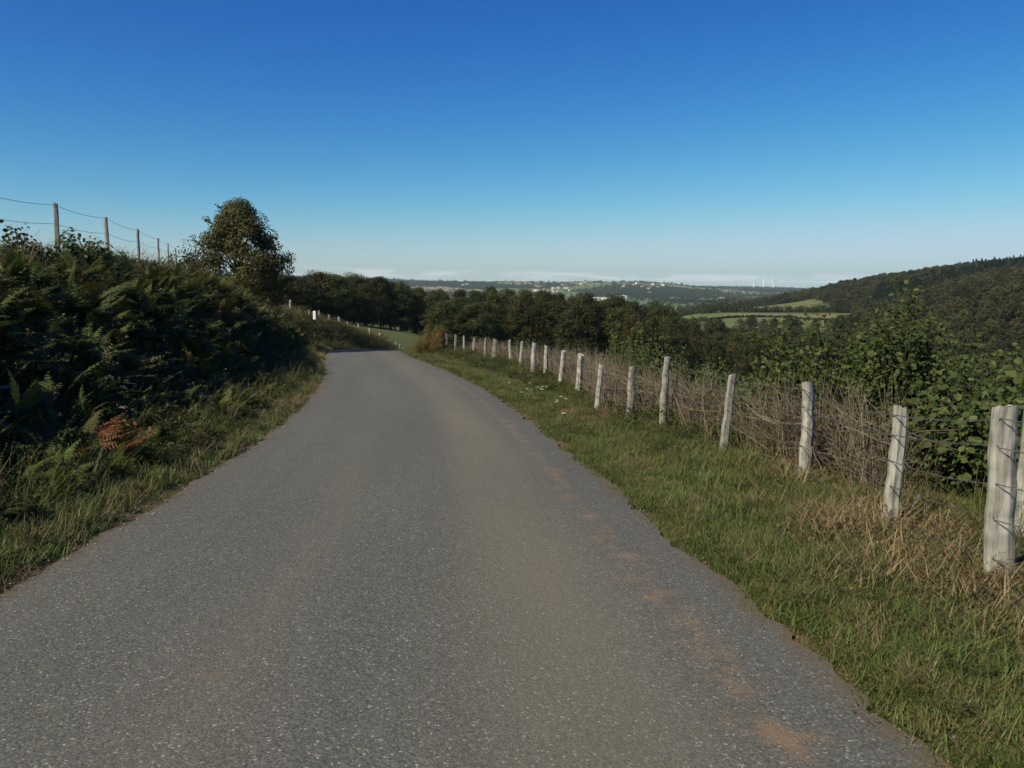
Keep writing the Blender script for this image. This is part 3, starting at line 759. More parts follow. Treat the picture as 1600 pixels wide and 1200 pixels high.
# ------------------------------------------------------------------ far houses and wind turbines
def house_mesh(kind):
    L_, W_, h_, rf = [(11, 8, 5.5, 2.6), (15, 9, 6, 3), (34, 14, 7, 2.5)][kind]
    wall, roof, win = MB(), MB(), MB()
    a, b = L_ / 2, W_ / 2
    Vw = [(-a, -b, -2), (a, -b, -2), (a, b, -2), (-a, b, -2), (-a, -b, h_), (a, -b, h_), (a, b, h_), (-a, b, h_), (-a, 0, h_ + rf - .1), (a, 0, h_ + rf - .1)]
    wall.add(Vw, [[0, 1, 5, 4], [1, 2, 6, 5], [2, 3, 7, 6], [3, 0, 4, 7]]); wall.add(Vw, [[5, 6, 9], [7, 4, 8]])
    e = .5
    Vr = [(-a - e, -b - e, h_ - .25), (a + e, -b - e, h_ - .25), (a + e, 0, h_ + rf + .1), (-a - e, 0, h_ + rf + .1), (a + e, b + e, h_ - .25), (-a - e, b + e, h_ - .25)]
    Vr2 = [(v[0], v[1], v[2] + .3) for v in Vr]
    roof.add(Vr + Vr2, [[0, 1, 2, 3], [3, 2, 4, 5], [6, 7, 8, 9], [9, 8, 10, 11], [0, 1, 7, 6], [5, 4, 10, 11]])
    roof.add(Vr + Vr2, [[1, 2, 8, 7], [2, 4, 10, 8], [0, 3, 9, 6], [3, 5, 11, 9]])
    wins = []
    for wx in np.linspace(-a + 2, a - 2, 3 if kind < 2 else 6):
        for wz in (1.0, 3.6):
            mb_ = MB(); y0 = -b - .03
            mb_.add([(wx - .5, y0, wz), (wx + .5, y0, wz), (wx + .5, y0, wz + 1.4), (wx - .5, y0, wz + 1.4), (wx - .5, y0 + .02, wz), (wx + .5, y0 + .02, wz), (wx + .5, y0 + .02, wz + 1.4), (wx - .5, y0 + .02, wz + 1.4)],
                    [[0, 1, 2, 3], [0, 1, 5, 4], [2, 3, 7, 6], [1, 2, 6, 5], [3, 0, 4, 7]]); wins.append(mb_.mesh('window', M['dark_glass']))
    return wall.mesh('wall', M['render_white']), roof.mesh('roof', M['roof_tile'] if kind < 2 else M['roof_pale']), wins
HM = [house_mesh(i) for i in range(3)]
def house(px, y, kind, rz, label, group, sc=1.0):
    x = (px - 800) / 1245 * y
    e = empty('farm_house' if kind < 2 else 'farm_barn', (x, y, gh(x, y) + .6), rz, sc)
    wm_, rm_, ws_ = HM[kind]
    for nm, me in [('wall', wm_), ('roof', rm_)] + [('window', q) for q in ws_]:
        o = bpy.data.objects.new(nm, me); COL.objects.link(o); o.parent = e
    tag(e, label, 'house' if kind < 2 else 'barn', group)
rv = random.Random(8)
for i in range(24):
    px = rv.choice([rv.uniform(828, 850), rv.uniform(852, 892), rv.uniform(858, 885)])
    house(px, rv.uniform(3550, 4250), rv.choice([0, 0, 1]), rv.uniform(-.5, .5), 'white house with clay roof in the village on the distant hillside', 'houses of the distant village', 1.0)
for i in range(12):
    house(rv.uniform(965, 1035), rv.uniform(3800, 4350), rv.choice([0, 0, 1]), rv.uniform(-.6, .6), 'pale house scattered below the top of the distant green hill', 'houses below the distant hilltop', 1.2)
for px in (926, 931, 938, 946, 951):
    house(px, 2500 + rv.uniform(-40, 40), 2 if px in (926, 938) else 1, rv.uniform(-.3, .3), 'bright white farm building of the cluster in the distant valley', 'white farm buildings in the valley', 1.0)
house(967, 2650, 2, .1, 'long low white barn alone in the distant valley, beside the white farm', None, 1.2)
for px, y in ((722, 4200), (728, 4250), (1118, 2700), (1124, 2750), (905, 4300), (608, 4000), (1011, 3300)):
    house(px, y, 0, rv.uniform(-.5, .5), 'lone pale house standing among far hedges and woods', 'lone far houses', 1.3)

def turbine(px, y, hub, spin, label):
    x = (px - 800) / 1245 * y
    e = empty('wind_turbine', (x, y, gh(x, y) - 1), math.radians(12))
    a = MB(); tube(a, [(0, 0, 0), (0, 0, hub * .5), (0, 0, hub)], [5.6, 5.0, 4.0], 12); a.obj('tower', M['white'], e, True)
    a = MB(); tube(a, [(0, 4.5, hub + .6), (0, 3, hub + 1), (0, -3.2, hub + 1), (0, -4.6, hub + .9)], [1.2, 2.1, 2.2, 1.6], 10); a.obj('nacelle', M['white'], e, True)
    a = MB(); tube(a, [(0, -4.6, hub + .9), (0, -5.6, hub + .9), (0, -7, hub + .9)], [1.7, 1.6, .3], 10); hb = a.obj('hub', M['white'], e, True)
    for k_ in range(3):
        an = spin + k_ * 2 * math.pi / 3; a = MB()
        d = np.array([math.sin(an), 0, math.cos(an)]); s_v = np.array([math.cos(an), 0, -math.sin(an)])
        pts = []
        for f, ch, th in ((0.0, 2.2, 1.2), (.15, 5.0, 1.1), (.5, 4.0, .8), (.8, 2.8, .5), (1, 1.2, .3)):
            cpt = np.array([0, -5.6, hub + .9]) + d * (1 + 30 * f)
            pts.append([cpt - s_v * ch * .35, cpt + np.array([0, -th, 0]), cpt + s_v * ch * .65, cpt + np.array([0, th, 0])])
        pts = np.array(pts).reshape(-1, 3); F_ = []
        for q in range(4):
            for j_ in range(4): F_.append([q * 4 + j_, q * 4 + (j_ + 1) % 4, q * 4 + 4 + (j_ + 1) % 4, q * 4 + 4 + j_])
        a.add(pts, F_ + [[16, 17, 18, 19]]); a.obj('blade', M['white'], hb, True)
    tag(e, label, 'wind turbine', 'wind turbines on the far ridge')
turbine(1173, 6700, 70, .3, 'leftmost of the three white wind turbines on the far ridge')
turbine(1188, 6600, 80, 1.0, 'middle and tallest of the three white wind turbines on the far ridge')
turbine(1203, 6700, 72, 2.02, 'rightmost of the three white wind turbines, beside the wooded hill')

# ------------------------------------------------------------------ fences
def post_mesh(h, rad, seed, sides=9, flat=.85, mat=None, rings=9, knot=True):
    r = np.random.default_rng(seed); a = MB()
    ang = np.arange(sides) * 2 * math.pi / sides + r.uniform(0, 1)
    prof = 1 + r.normal(0, .10 if sides < 12 else .055, sides) + (.10 * np.cos(2 * ang + r.uniform(0, 6)) + .06 * np.cos(3 * ang + r.uniform(0, 6)) if sides >= 12 else 0)
    zs = np.linspace(-.35, h, rings); bend = np.cumsum(r.normal(0, .007 * math.sqrt(9 / rings), (rings, 2)), 0)
    kz = r.uniform(.3, .8) * h; ka = r.integers(0, sides)
    V = []
    for i, z in enumerate(zs):
        rr_ = rad * prof * (1.12 - .20 * z / h) * (1 + r.normal(0, .025, sides))
        if knot: rr_ = rr_ * (1 + .30 * np.exp(-((z - kz) / .07) ** 2) * np.exp(-((np.minimum(abs(np.arange(sides) - ka), sides - abs(np.arange(sides) - ka))) / (sides / 9)) ** 2))
        zz = np.full(sides, z)
        if i == rings - 1: zz = zz + r.normal(0, .008, sides) + .25 * rad * np.cos(ang - r.uniform(0, 6))
        V.append(np.stack([np.cos(ang) * rr_ + bend[i, 0], np.sin(ang) * rr_ * flat + bend[i, 1], zz], 1))
    V = np.concatenate(V); F_ = []
    for i in range(rings - 1):
        for j_ in range(sides): F_.append([i * sides + j_, i * sides + (j_ + 1) % sides, (i + 1) * sides + (j_ + 1) % sides, (i + 1) * sides + j_])
    a.add(V, F_); a.add(V[-sides:] , [list(range(sides))])
    return a.mesh('post', mat or M['post'])

def barbed(mbw, A, B, sag, r, twist=True, rad=.0024, barbs=True):
    A, B = np.array(A), np.array(B); L_ = np.linalg.norm(B - A); n = max(6, int(L_ / .08)); s = np.linspace(0, 1, n)
    P = A + (B - A) * s[:, None]; P[:, 2] -= sag * 4 * s * (1 - s)
    side = unit(np.cross(B - A, [0, 0, 1.0]))
    if twist:
        for ph in (0, math.pi):
            Q = P + np.outer(np.sin(s * L_ * 50 + ph) * .004, side) + np.outer(np.cos(s * L_ * 50 + ph), [0, 0, .004]); tube(mbw, Q, rad, 3, cap=False)
    else: tube(mbw, P, rad * 1.5, 3, cap=False)
    if barbs:
        for f in np.arange(.05, .97, .11 / L_):
            c = A + (B - A) * f; c[2] -= sag * 4 * f * (1 - f)
            for _ in range(2):
                d = unit(r.normal(size=3)) * .016; tube(mbw, [c - d, c + d], .0016, 3, cap=False)

# roadside fence on the right
POSTS = [(3.29, 5.30, 1.10, .076, .045, .0), (3.30, 6.80, 1.00, .062, .03, .0), (3.47, 9.30, 1.05, .068, .01, .0), (3.16, 11.5, 1.05, .055, .05, -.01),
         (2.71, 14.1, 1.21, .060, .05, .02), (2.42, 16.3, 1.0, .070, -.01, 0), (1.96, 18.1, 1.06, .055, .04, 0), (1.66, 19.8, 1.02, .085, .01, .03), (1.36, 22.0, 1.04, .065, .08, 0),
         (1.04, 24.5, 1.12, .060, .0, .02), (.72, 27.0, 1.12, .080, .03, 0), (.30, 29.8, 1.1, .055, .06, 0), (-.10, 32.8, 1.1, .06, -.02, 0), (-.85, 36.4, 1.1, .09, .02, 0), (-1.35, 39.0, 1.1, .06, .04, 0),
         (-2.02, 42.0, 1.1, .07, .0, 0), (-2.72, 45.0, 1.12, .065, -.03, 0), (-3.45, 48.0, 1.1, .07, .03, 0), (-4.25, 51.0, 1.1, .07, .02, 0), (-4.9, 54.0, 1.1, .07, -.02, 0)]
def on_ground(px, py):
    ys_ = np.linspace(3, 40, 1500); pts = np.array([at(px, py, q) for q in ys_])
    below = pts[:, 2] < ground_h(pts[:, 0], pts[:, 1]); k_ = int(np.argmax(below))
    return pts[k_]
for i_, (bx_, by_, tx_, ty_) in enumerate([(1560, 915, 1576, 641), (1390, 830, 1405, 640), (1254, 752, 1261, 601), (1130, 712, 1146, 588), (1035, 676, 1045, 561), (983, 658, 986, 574), (933, 648, 940, 572)]):
    g_ = on_ground(bx_, by_); t_ = at(tx_, ty_, g_[1]); rd_ = POSTS[i_][3]
    POSTS[i_] = (g_[0], g_[1], t_[2] - g_[2] + .02, rd_, (t_[0] - g_[0]) / (t_[2] - g_[2]), POSTS[i_][5])
fz = [gh(px_, py_) for px_, py_, *_ in POSTS]
fence = empty('wire_fence', (POSTS[0][0], POSTS[0][1], fz[0])); O = np.array(fence.location)
tag(fence, 'weathered grey split-post barbed wire fence along the grass verge of the road', 'fence')
for i, (x_, y_, h_, rd, lx, ly) in enumerate(POSTS):
    o = bpy.data.objects.new('post', post_mesh(h_, rd, 300 + i, 16 if i < 6 else 9, rings=16 if i < 6 else 9)); COL.objects.link(o); o.parent = fence
    o.location = (x_ - O[0], y_ - O[1], fz[i] - O[2]); o.rotation_euler = (-ly, lx, 0)
def post_pt(i, f):
    x_, y_, h_, rd, lx, ly = POSTS[i]
    return np.array([x_ + lx * h_ * f - rd * .9 - O[0], y_ - rd * .35 - O[1], fz[i] + h_ * f - O[2]])
r = np.random.default_rng(31)
for lev in (.16, .38, .58, .78, .94):
    a = MB()
    start = post_pt(0, lev) + np.array([1.3, -2.2, .05])
    barbed(a, start, post_pt(0, lev), .03, r)
    for i in range(len(POSTS) - 1):
        A, B = post_pt(i, lev + r.uniform(-.015, .015)), post_pt(i + 1, lev)
        if i > 0: A = last
        barbed(a, A, B, r.uniform(.005, .05), r, twist=i < 6, rad=.0024 if i < 6 else .003, barbs=i < 7); last = B
    a.obj('barbed_wire', M['wire'], fence)
# the second stout post that stands behind the nearest one
x2, y2 = 3.98, 6.0
o = bpy.data.objects.new('brace_post', post_mesh(1.04, .10, 399)); COL.objects.link(o); o.parent = fence
o.location = (x2 - O[0], y2 - O[1], gh(x2, y2) - O[2]); o.rotation_euler = (0, .05, .6)

# fence on top of the bank
BP = [(17.2, 318), (21.3, 339), (27.5, 358), (35.0, 372), (43.0, 380), (50, 388)]
BPX = [85, 165, 214, 247, 264, 276]
bps = []
for (y_, ty), px in zip(BP, BPX):
    tp = at(px, ty, y_); bps.append((tp[0], y_, tp[2]))
tp = at(-65, 290, 13.6); bps.insert(0, (tp[0], 13.6, tp[2]))
b0 = np.array([bps[0][0], bps[0][1], gh(bps[0][0], bps[0][1])])
bf = empty('bank_fence', b0); tag(bf, 'thin grey post and wire fence on top of the overgrown bank', 'fence')
for i, (x_, y_, tz) in enumerate(bps):
    g0 = gh(x_, y_); h_ = max(.9, tz - g0)
    o = bpy.data.objects.new('post', post_mesh(h_, .050 if i < 3 else .046, 420 + i, knot=False)); COL.objects.link(o); o.parent = bf
    o.location = np.array([x_, y_, tz - h_]) - b0; o.rotation_euler = (0, [-.02, .02, .0, .06, .01, 0, 0][i] - .02, 0)
for drop in (.03, .42):
    a = MB()
    for i in range(len(bps) - 1):
        barbed(a, np.array(bps[i]) - b0 - [0, 0, drop], np.array(bps[i + 1]) - b0 - [0, 0, drop], .055, r, twist=False, rad=.0036, barbs=False)
    a.obj('wire', M['wire'], bf)

# pale posts on the bank beyond the bend, and along the meadow below it
def far_fence(name, pts, label, h, rad, mat):
    g0 = np.array([pts[0][0], pts[0][1], gh(pts[0][0], pts[0][1])]); e = empty(name, g0); tag(e, label, 'fence')
    tops = []
    for i, (x_, y_) in enumerate(pts):
        z_ = gh(x_, y_); hh = h * random.uniform(.9, 1.15)
        o = bpy.data.objects.new('post', post_mesh(hh, rad, 500 + i + int(h * 100), 7, mat=mat, rings=4, knot=False)); COL.objects.link(o); o.parent = e
        o.location = np.array([x_, y_, z_]) - g0; o.rotation_euler = (0, random.uniform(-.05, .05), 0); tops.append(np.array([x_, y_, z_ + hh]) - g0)
    for f in (.1, .45, .8):
        a = MB()
        for A, B in zip(tops[:-1], tops[1:]): barbed(a, A - [0, 0, f * h], B - [0, 0, f * h], .03, r, twist=False, rad=.006, barbs=False)
        a.obj('wire', M['wire'], e)
def offs(y_, t_):
    c_ = np.interp(y_, RY, RXC); d_ = np.interp(y_, RY, RDX); q = 1 / math.sqrt(1 + d_ * d_)
    return (c_ + t_ * q, y_ - t_ * d_ * q)
far_fence('bend_fence', [offs(y_, -7.0) for y_ in (66, 73, 75, 76.5, 80, 83.5, 87, 91, 95, 99)], 'row of short pale posts on the scrubby bank beyond the bend', 1.25, .085, M['post_far'])
far_fence('meadow_fence', [(col_x(p_, 104 + (645 - p_) * .1), 104 + (645 - p_) * .1) for p_ in (618, 624, 630, 634, 639, 644, 650, 657)], 'tiny row of white posts at the foot of the green meadow', 1.1, .1, M['post_far'])
# white marker post
pt = at(491, 486, 58.0); g0 = gh(pt[0], 58.0)
mk = empty('marker_post', (pt[0], 58.0, g0)); tag(mk, 'white marker post on the dark bank at the bend', 'marker post')
hh = pt[2] - g0
a = MB(); tube(a, [(0, 0, -.2), (0, 0, hh * .45)], .05, 6); a.obj('stake', M['post'], mk)
def boxmb(sx, sy, z0, z1):
    a = MB(); V_ = [(sx * i, sy * j_, k_) for k_ in (z0, z1) for i, j_ in ((-1, -1), (1, -1), (1, 1), (-1, 1))]
    a.add(V_, [[0, 1, 5, 4], [1, 2, 6, 5], [2, 3, 7, 6], [3, 0, 4, 7], [4, 5, 6, 7], [3, 2, 1, 0]]); return a
boxmb(.09, .06, hh - .6, hh).obj('plate', M['white'], mk)

# ------------------------------------------------------------------ plants: prototypes
def grass_tuft(seed, n, h, spread, wid, mat, droop=.5, heads=0):
    r = np.random.default_rng(seed); a = MB()
    for i in range(n):
        az = r.uniform(0, 6.283); b = np.array([r.normal(0, spread), r.normal(0, spread), -.01]); d = np.array([math.cos(az), math.sin(az), 0]); sd = np.array([-d[1], d[0], 0])
        L_ = h * r.uniform(.5, 1.15); lean = r.uniform(.15, .75) * droop; cur = r.uniform(.2, .9) * droop
        P = [b + d * (lean * f + cur * f * f) * L_ + np.array([0, 0, L_ * (f - .35 * cur * f * f)]) for f in (0, .4, .75, 1)]
        wv = wid * r.uniform(.6, 1.3)
        V = [P[0] - sd * wv, P[0] + sd * wv, P[1] - sd * wv * .9, P[1] + sd * wv * .9, P[2] - sd * wv * .6, P[2] + sd * wv * .6, P[3]]
        a.add(V, [[0, 1, 3, 2], [2, 3, 5, 4]]); a.add(V, [[4, 5, 6]])
        if i < heads:
            tip = P[3]
            for q in range(10):
                c = P[2] + (tip - P[2]) * (.3 + q * .09); leaves(a, [c], [r.normal(size=3) * .5 + np.array([0, 0, 1])], [r.normal(size=3)], .018 if h < .3 else .028, .004 if h < .3 else .008)
    return bpy.data.objects.new('k', a.mesh('tuft', mat))

def frond(a, r, base, az, L_, rise, arch, mi=0, width=.34, pairs=17):
    d = np.array([math.cos(az), math.sin(az), 0]); sd = np.array([-d[1], d[0], 0])
    f = np.linspace(0, 1, 12); P = base + d * (L_ * (.25 * f + arch * f ** 2))[:, None] + np.outer(L_ * (rise * f - .55 * arch * f ** 2.2), [0, 0, 1])
    tube(a, P, np.linspace(.005, .0015, 12), 3, mi, cap=False)
    for k_ in np.linspace(.22, .985, pairs):
        c = np.array([np.interp(k_, f, P[:, i]) for i in range(3)]); tg = unit(np.array([np.interp(min(1, k_ + .03), f, P[:, i]) for i in range(3)]) - np.array([np.interp(k_ - .03, f, P[:, i]) for i in range(3)]))
        pl = width * L_ * (1 - (k_ - .22) / .8) ** .9 * r.uniform(.85, 1.1)
        nrm = unit(np.cross(tg, sd)); nrm = nrm * (1 if nrm[2] > 0 else -1)
        for s_ in (-1, 1):
            pd = unit(sd * s_ + tg * .55 - np.array([0, 0, r.uniform(.05, .35)]))
            m_ = 7; u = np.linspace(.08, 1, m_); C_ = c + np.outer(u * pl, pd)
            pw = pl * .30 * (1.05 - u)
            tq = unit(np.cross(nrm, pd))
            for s2 in (-1, 1):
                leaves(a, C_, np.tile(tq * s2 + pd * .5, (m_, 1)) + r.normal(0, .1, (m_, 3)), np.tile(nrm, (m_, 1)), pw + .008, pw * .75 + .008, .05, mi)

def fern(seed, n, L_, mat, spread=.05):
    r = np.random.default_rng(seed); a = MB()
    for i in range(n):
        frond(a, r, np.array([r.normal(0, spread), r.normal(0, spread), -.03]), i * 6.283 / n + r.uniform(-.5, .5), L_ * r.uniform(.7, 1.15), r.uniform(.6, .95), r.uniform(.35, .7))
    return bpy.data.objects.new('k', a.mesh('fern', mat))

def bramble(seed, stems, L_, leaf, mat, up=.6, per=20):
    r = np.random.default_rng(seed); a = MB()
    for i in range(stems):
        az = r.uniform(0, 6.283); d = np.array([math.cos(az), math.sin(az), 0]); f = np.linspace(0, 1, 9); l = L_ * r.uniform(.6, 1.2); rise = up * r.uniform(.6, 1.3)
        P = np.outer(l * (.2 * f + .6 * f ** 2), d) + np.outer(l * (rise * f - .45 * rise * f ** 2), [0, 0, 1]) + r.normal(0, .02, (9, 3)) * f[:, None]
        tube(a, P, np.linspace(.005, .002, 9), 3, 1, cap=False)
        q = r.uniform(.15, 1, per); C_ = np.stack([np.interp(q, f, P[:, k_]) for k_ in range(3)], 1) + r.normal(0, .05 * L_, (per, 3))
        C_ = np.repeat(C_, 3, 0) + r.normal(0, leaf * .35, (per * 3, 3)); C_[:, 2] = np.maximum(C_[:, 2], .02)
        nr = unit(np.array([0, 0, 1.0]) + r.normal(0, .55, (per * 3, 3))); dd = unit(r.normal(size=(per * 3, 3)) * [1, 1, .4])
        sz = leaf * r.uniform(.6, 1.2, per * 3); leaves(a, C_, dd, nr, sz, sz * .72, .18, 0)
    return bpy.data.objects.new('k', a.mesh('bramble', [mat, M['stem']]))

def pts_rot(n, r, tilt=.12):
    return np.stack([r.normal(0, tilt, n), r.normal(0, tilt, n), r.uniform(0, 6.283, n)], 1)

def strip(n, ylo, yhi, tlo, thi, r, power=1.0):
    """points along the road: t is the side distance from its middle"""
    y = ylo + (yhi - ylo) * r.uniform(size=n) ** power; t_ = r.uniform(tlo, thi, n)
    c_ = np.interp(y, RY, RXC); d_ = np.interp(y, RY, RDX); q = 1 / np.sqrt(1 + d_ * d_)
    x = c_ + t_ * q; y2 = y - t_ * d_ * q
    return x, y2, t_

# verge grass
short = [grass_tuft(600 + i, 30, .075, .05, .0028, M['grass'], .9) for i in range(3)]
midg = [grass_tuft(610 + i, 28, .16, .055, .0032, M['grass'], .8) for i in range(3)]
dry = [grass_tuft(620 + i, 24, .17, .06, .0026, M['grass_dry'], 1.0, 3) for i in range(3)]
tall = [grass_tuft(630 + i, 22, .62, .06, .0036, M['grass'], .6, 5) for i in range(2)] + [grass_tuft(640, 20, .7, .06, .003, M['grass_dry'], .55, 8)]
protos = short + midg + dry + tall          # 0-2 short, 3-5 mid, 6-8 dry, 9-11 tall
r = np.random.default_rng(41)
PP, SS, II = [], [], []
def put(x, y, s, i):
    PP.append(np.stack([x, y, ground_h(x, y)], 1)); SS.append(s); II.append(i)
# right verge
x, y, t_ = strip(44000, 1.2, 58, 2.15, 5.4, r, 2.2)
edge_n = fnoise(x * 1.6, y * 1.6, 81); dn = fnoise(x * .9, y * .5, 83)
keep = (t_ > 2.18 + .42 * edge_n) | (r.uniform(size=len(x)) < .10); x, y, t_, dn = x[keep], y[keep], t_[keep], dn[keep]
n = len(x); u = r.uniform(size=n); tn = (t_ - 2.3) / 2.4
idx = np.where(u < np.clip(1.05 - tn * 1.15, .06, 1), r.integers(0, 3, n), r.integers(3, 6, n))
pdry = np.clip(.10 + .75 * sstep(2.4, 3.0, t_) * sstep(.60, .80, dn) + .28 * sstep(4.2, 4.8, t_) * sstep(12, 6, y), 0, .8)
idx = np.where(r.uniform(size=n) < pdry, r.integers(6, 9, n), idx)
put(x, y, r.uniform(.6, 1.35, n) * (.5 + .85 * fnoise(x * 1.7, y * 1.7, 95)) * (.72 + .02 * np.minimum(y, 18)) * np.where(idx >= 6, .65 + .35 * np.clip(tn, 0, 1), 1), idx)
x, y, t_ = strip(6500, 1.3, 14, 1.98, 2.85, r, 1.3); en = fnoise(x * 2.4, y * 2.4, 81); k_ = t_ > 1.9 + .75 * en; x, y = x[k_], y[k_]; n = len(x)
di = r.uniform(size=n) < .10; put(x, y, r.uniform(.5, 1.1, n) * np.where(di, .5, 1), np.where(di, r.integers(6, 9, n), r.integers(0, 3, n)))
# dry straw round the feet of the near posts
for (px_, py_, *_), k_ in zip(POSTS[:3], (60, 90, 25)):
    x = r.normal(px_ - .18, .34, k_); y = r.normal(py_ - .1, .45, k_); put(x, y, r.uniform(.9, 1.9, k_), r.integers(6, 9, k_))
# left verge
x, y, t_ = strip(22000, 1.8, 56, -4.3, -2.22, r, 1.7)
edge_n = fnoise(x * 1.6, y * 1.6, 85); dn = fnoise(x * .8, y * .5, 87)
keep = (-t_ > 2.22 + .40 * edge_n) | (r.uniform(size=len(x)) < .08); x, y, t_, dn = x[keep], y[keep], t_[keep], dn[keep]
n = len(x); u = r.uniform(size=n); tn = (-t_ - 2.3) / 1.2
idx = np.where(u < np.clip(1.0 - tn, .05, 1), r.integers(0, 3, n), r.integers(3, 6, n))
idx = np.where(r.uniform(size=n) < np.clip(.07 + .5 * sstep(.62, .80, dn), 0, .6), r.integers(6, 9, n), idx)
put(x, y, r.uniform(.6, 1.3, n) * (.9 + .008 * y), idx)
x, y, t_ = strip(1500, 4, 56, -4.8, -2.9, r, 1.3); n = len(x)
put(x, y, r.uniform(.5, 1.0, n), r.choice([9, 10, 10, 9, 11], n))
x, y, t_ = strip(500, 4, 58, 4.3, 5.4, r, 1.2); n = len(x)
put(x, y, r.uniform(.4, .85, n), r.choice([9, 10, 11], n))
# bank top and meadow
x, y, t_ = strip(1800, 10, 60, -13, -6.5, r, 1.0); n = len(x)
put(x, y, r.uniform(.7, 1.3, n), r.choice([9, 10, 11, 11], n))
x, y, t_ = strip(1400, 58, 104, -9.5, -3.0, r, 1.0); n = len(x)
put(x, y, r.uniform(.9, 1.8, n), r.choice([9, 11, 11, 8, 10], n))
P = np.concatenate(PP); S = np.concatenate(SS); I = np.concatenate(II)
scatter('grass', protos, P, pts_rot(len(P), r, .15), S, I, 'green and straw-dry grass covering the verges beside the road', 'grass')

# bracken
ferns = [fern(700 + i, 6, .92, M['fern'], .09) for i in range(3)] + [fern(706, 4, .8, M['fern_brown'])]
r = np.random.default_rng(43)
PP, SS, II = [], [], []
x, y, t_ = strip(3300, 5, 62, -8.6, -3.15, r, 1.2); n = len(x)
brn = (r.uniform(size=n) < .05 + .09 * sstep(4.8, 6.5, -t_))
put(x, y, r.uniform(.5, 1.05, n) * np.clip(.55 + (-t_ - 3) * .3, .5, 1.0) * np.where(t_ < -6.3, .62, 1), np.where(brn, 3, r.integers(0, 3, n)))
x, y, t_ = strip(260, 7, 34, -4.3, -3.2, r, 1.1); n = len(x)
put(x, y, r.uniform(.5, .8, n), r.integers(0, 3, n))
P = np.concatenate(PP); S = np.concatenate(SS); I = np.concatenate(II)
scatter('bracken', ferns, P, pts_rot(len(P), r, .35), S, I, 'dense green bracken covering the shaded roadside bank', 'bracken')

# brambles and leafy weeds
brs = [bramble(720 + i, 6, .8, .055, M['leaf_bramble']) for i in range(3)] + [bramble(730 + i, 7, .55, .045, M['leaf_bramble'], 1.1, 24) for i in range(2)] + [bramble(740, 6, .8, .045, M['ochre'], .9, 22)] + [bramble(745 + i, 7, .6, .05, M['leaf_weed'], 1.1, 26) for i in range(2)]
r = np.random.default_rng(47)
PP, SS, II = [], [], []
x, y, t_ = strip(3300, 6, 64, -9.5, -3.6, r, 1.1); n = len(x)
put(x, y, r.uniform(.6, 1.25, n) * np.where(t_ < -6.3, .7, 1), np.where(r.uniform(size=n) < .05 + .10 * (t_ < -5.0), 5, r.integers(0, 5, n)))
x, y, t_ = strip(1500, 9, 56, -4.1, -2.75, r, 1.2); n = len(x)
put(x, y, r.uniform(.35, .9, n) * (.75 + .25 * (-t_ - 2.7)), r.choice([6, 7, 6, 7, 3, 4, 1], n))
x, y, t_ = strip(260, 6, 10, -4.0, -3.0, r, 1.0); n = len(x)
put(x, y, r.uniform(.25, .55, n), r.choice([6, 7, 3], n))
x, y, t_ = strip(1500, 56, 104, -8.5, -2.7, r, 1.0); n = len(x)
put(x, y, r.uniform(.9, 2.0, n) , np.where(r.uniform(size=n) < sstep(6, 7.5, -t_) * .8, 5, r.integers(0, 5, n)))  # dark bramble on the bank's face puts its shade into colour; ochre higher up
x, y, t_ = strip(800, 10, 58, 3.5, 5.6, r, 1.0); n = len(x)
put(x, y, r.uniform(.3, .75, n), r.choice([0, 1, 2, 3, 4], n))
x, y, t_ = strip(620, 11, 52, 4.3, 5.4, r, 1.1); k_ = fnoise(x * .45, y * .45, 97) > .5; x, y = x[k_], y[k_]; n = len(x)
put(x, y, r.uniform(.5, 1.05, n), r.choice([6, 7, 3, 4, 1], n))
x, y, t_ = strip(2600, 2, 30, 2.5, 4.9, r, 1.7); dn = fnoise(x * 1.1, y * 1.1, 91); k_ = dn > .48; x, y = x[k_], y[k_]; n = len(x)
put(x, y, r.uniform(.10, .26, n), r.choice([0, 1, 3, 4], n))
x, y, t_ = strip(900, 3, 26, -3.2, -2.45, r, 1.4); n = len(x)
put(x, y, r.uniform(.12, .3, n), r.choice([0, 1, 3, 4], n))
x, y, t_ = strip(2200, 5, 62, 5.6, 9.0, r, 1.0); n = len(x)
put(x, y, r.uniform(.7, 1.4, n), r.integers(0, 5, n))
P = np.concatenate(PP); S = np.concatenate(SS); I = np.concatenate(II)
scatter('undergrowth', brs, P, pts_rot(len(P), r, .15), S, I, 'tangle of brambles and leafy weeds over the banks and below the fence', 'undergrowth')

# pebbles along the broken road edge
r = np.random.default_rng(49)
pb = []
for i in range(3):
    a = MB(); ph = np.array([(math.cos(q) * math.cos(e), math.sin(q) * math.cos(e), math.sin(e)) for e in (-.8, 0, .8) for q in np.arange(6) * 1.047]) * (1 + np.random.default_rng(i).normal(0, .15, (18, 1))) * [1, .8, .55]
    a.add(ph * .011, [[l * 6 + q, l * 6 + (q + 1) % 6, l * 6 + 6 + (q + 1) % 6, l * 6 + 6 + q] for l in (0, 1) for q in range(6)]); a.add(ph[12:] * .011, [list(range(6))])
    pb.append(bpy.data.objects.new('k', a.mesh('pebble', M['pebble'])))
x, y, t_ = strip(900, 1.5, 16, 2.05, 2.5, r, 1.5); x2, y2, t2 = strip(350, 2.5, 16, -2.45, -2.1, r, 1.5)
x = np.concatenate([x, x2]); y = np.concatenate([y, y2]); n = len(x); z = np.maximum(ground_h(x, y), np.interp(y, RY, RZC) - .012) + .004
scatter('gravel', pb, np.stack([x, y, z], 1), pts_rot(n, r, .3), r.uniform(.3, 1.0, n) ** 1.5, r.integers(0, 3, n), 'pale loose gravel along the crumbling edges of the road', 'gravel')

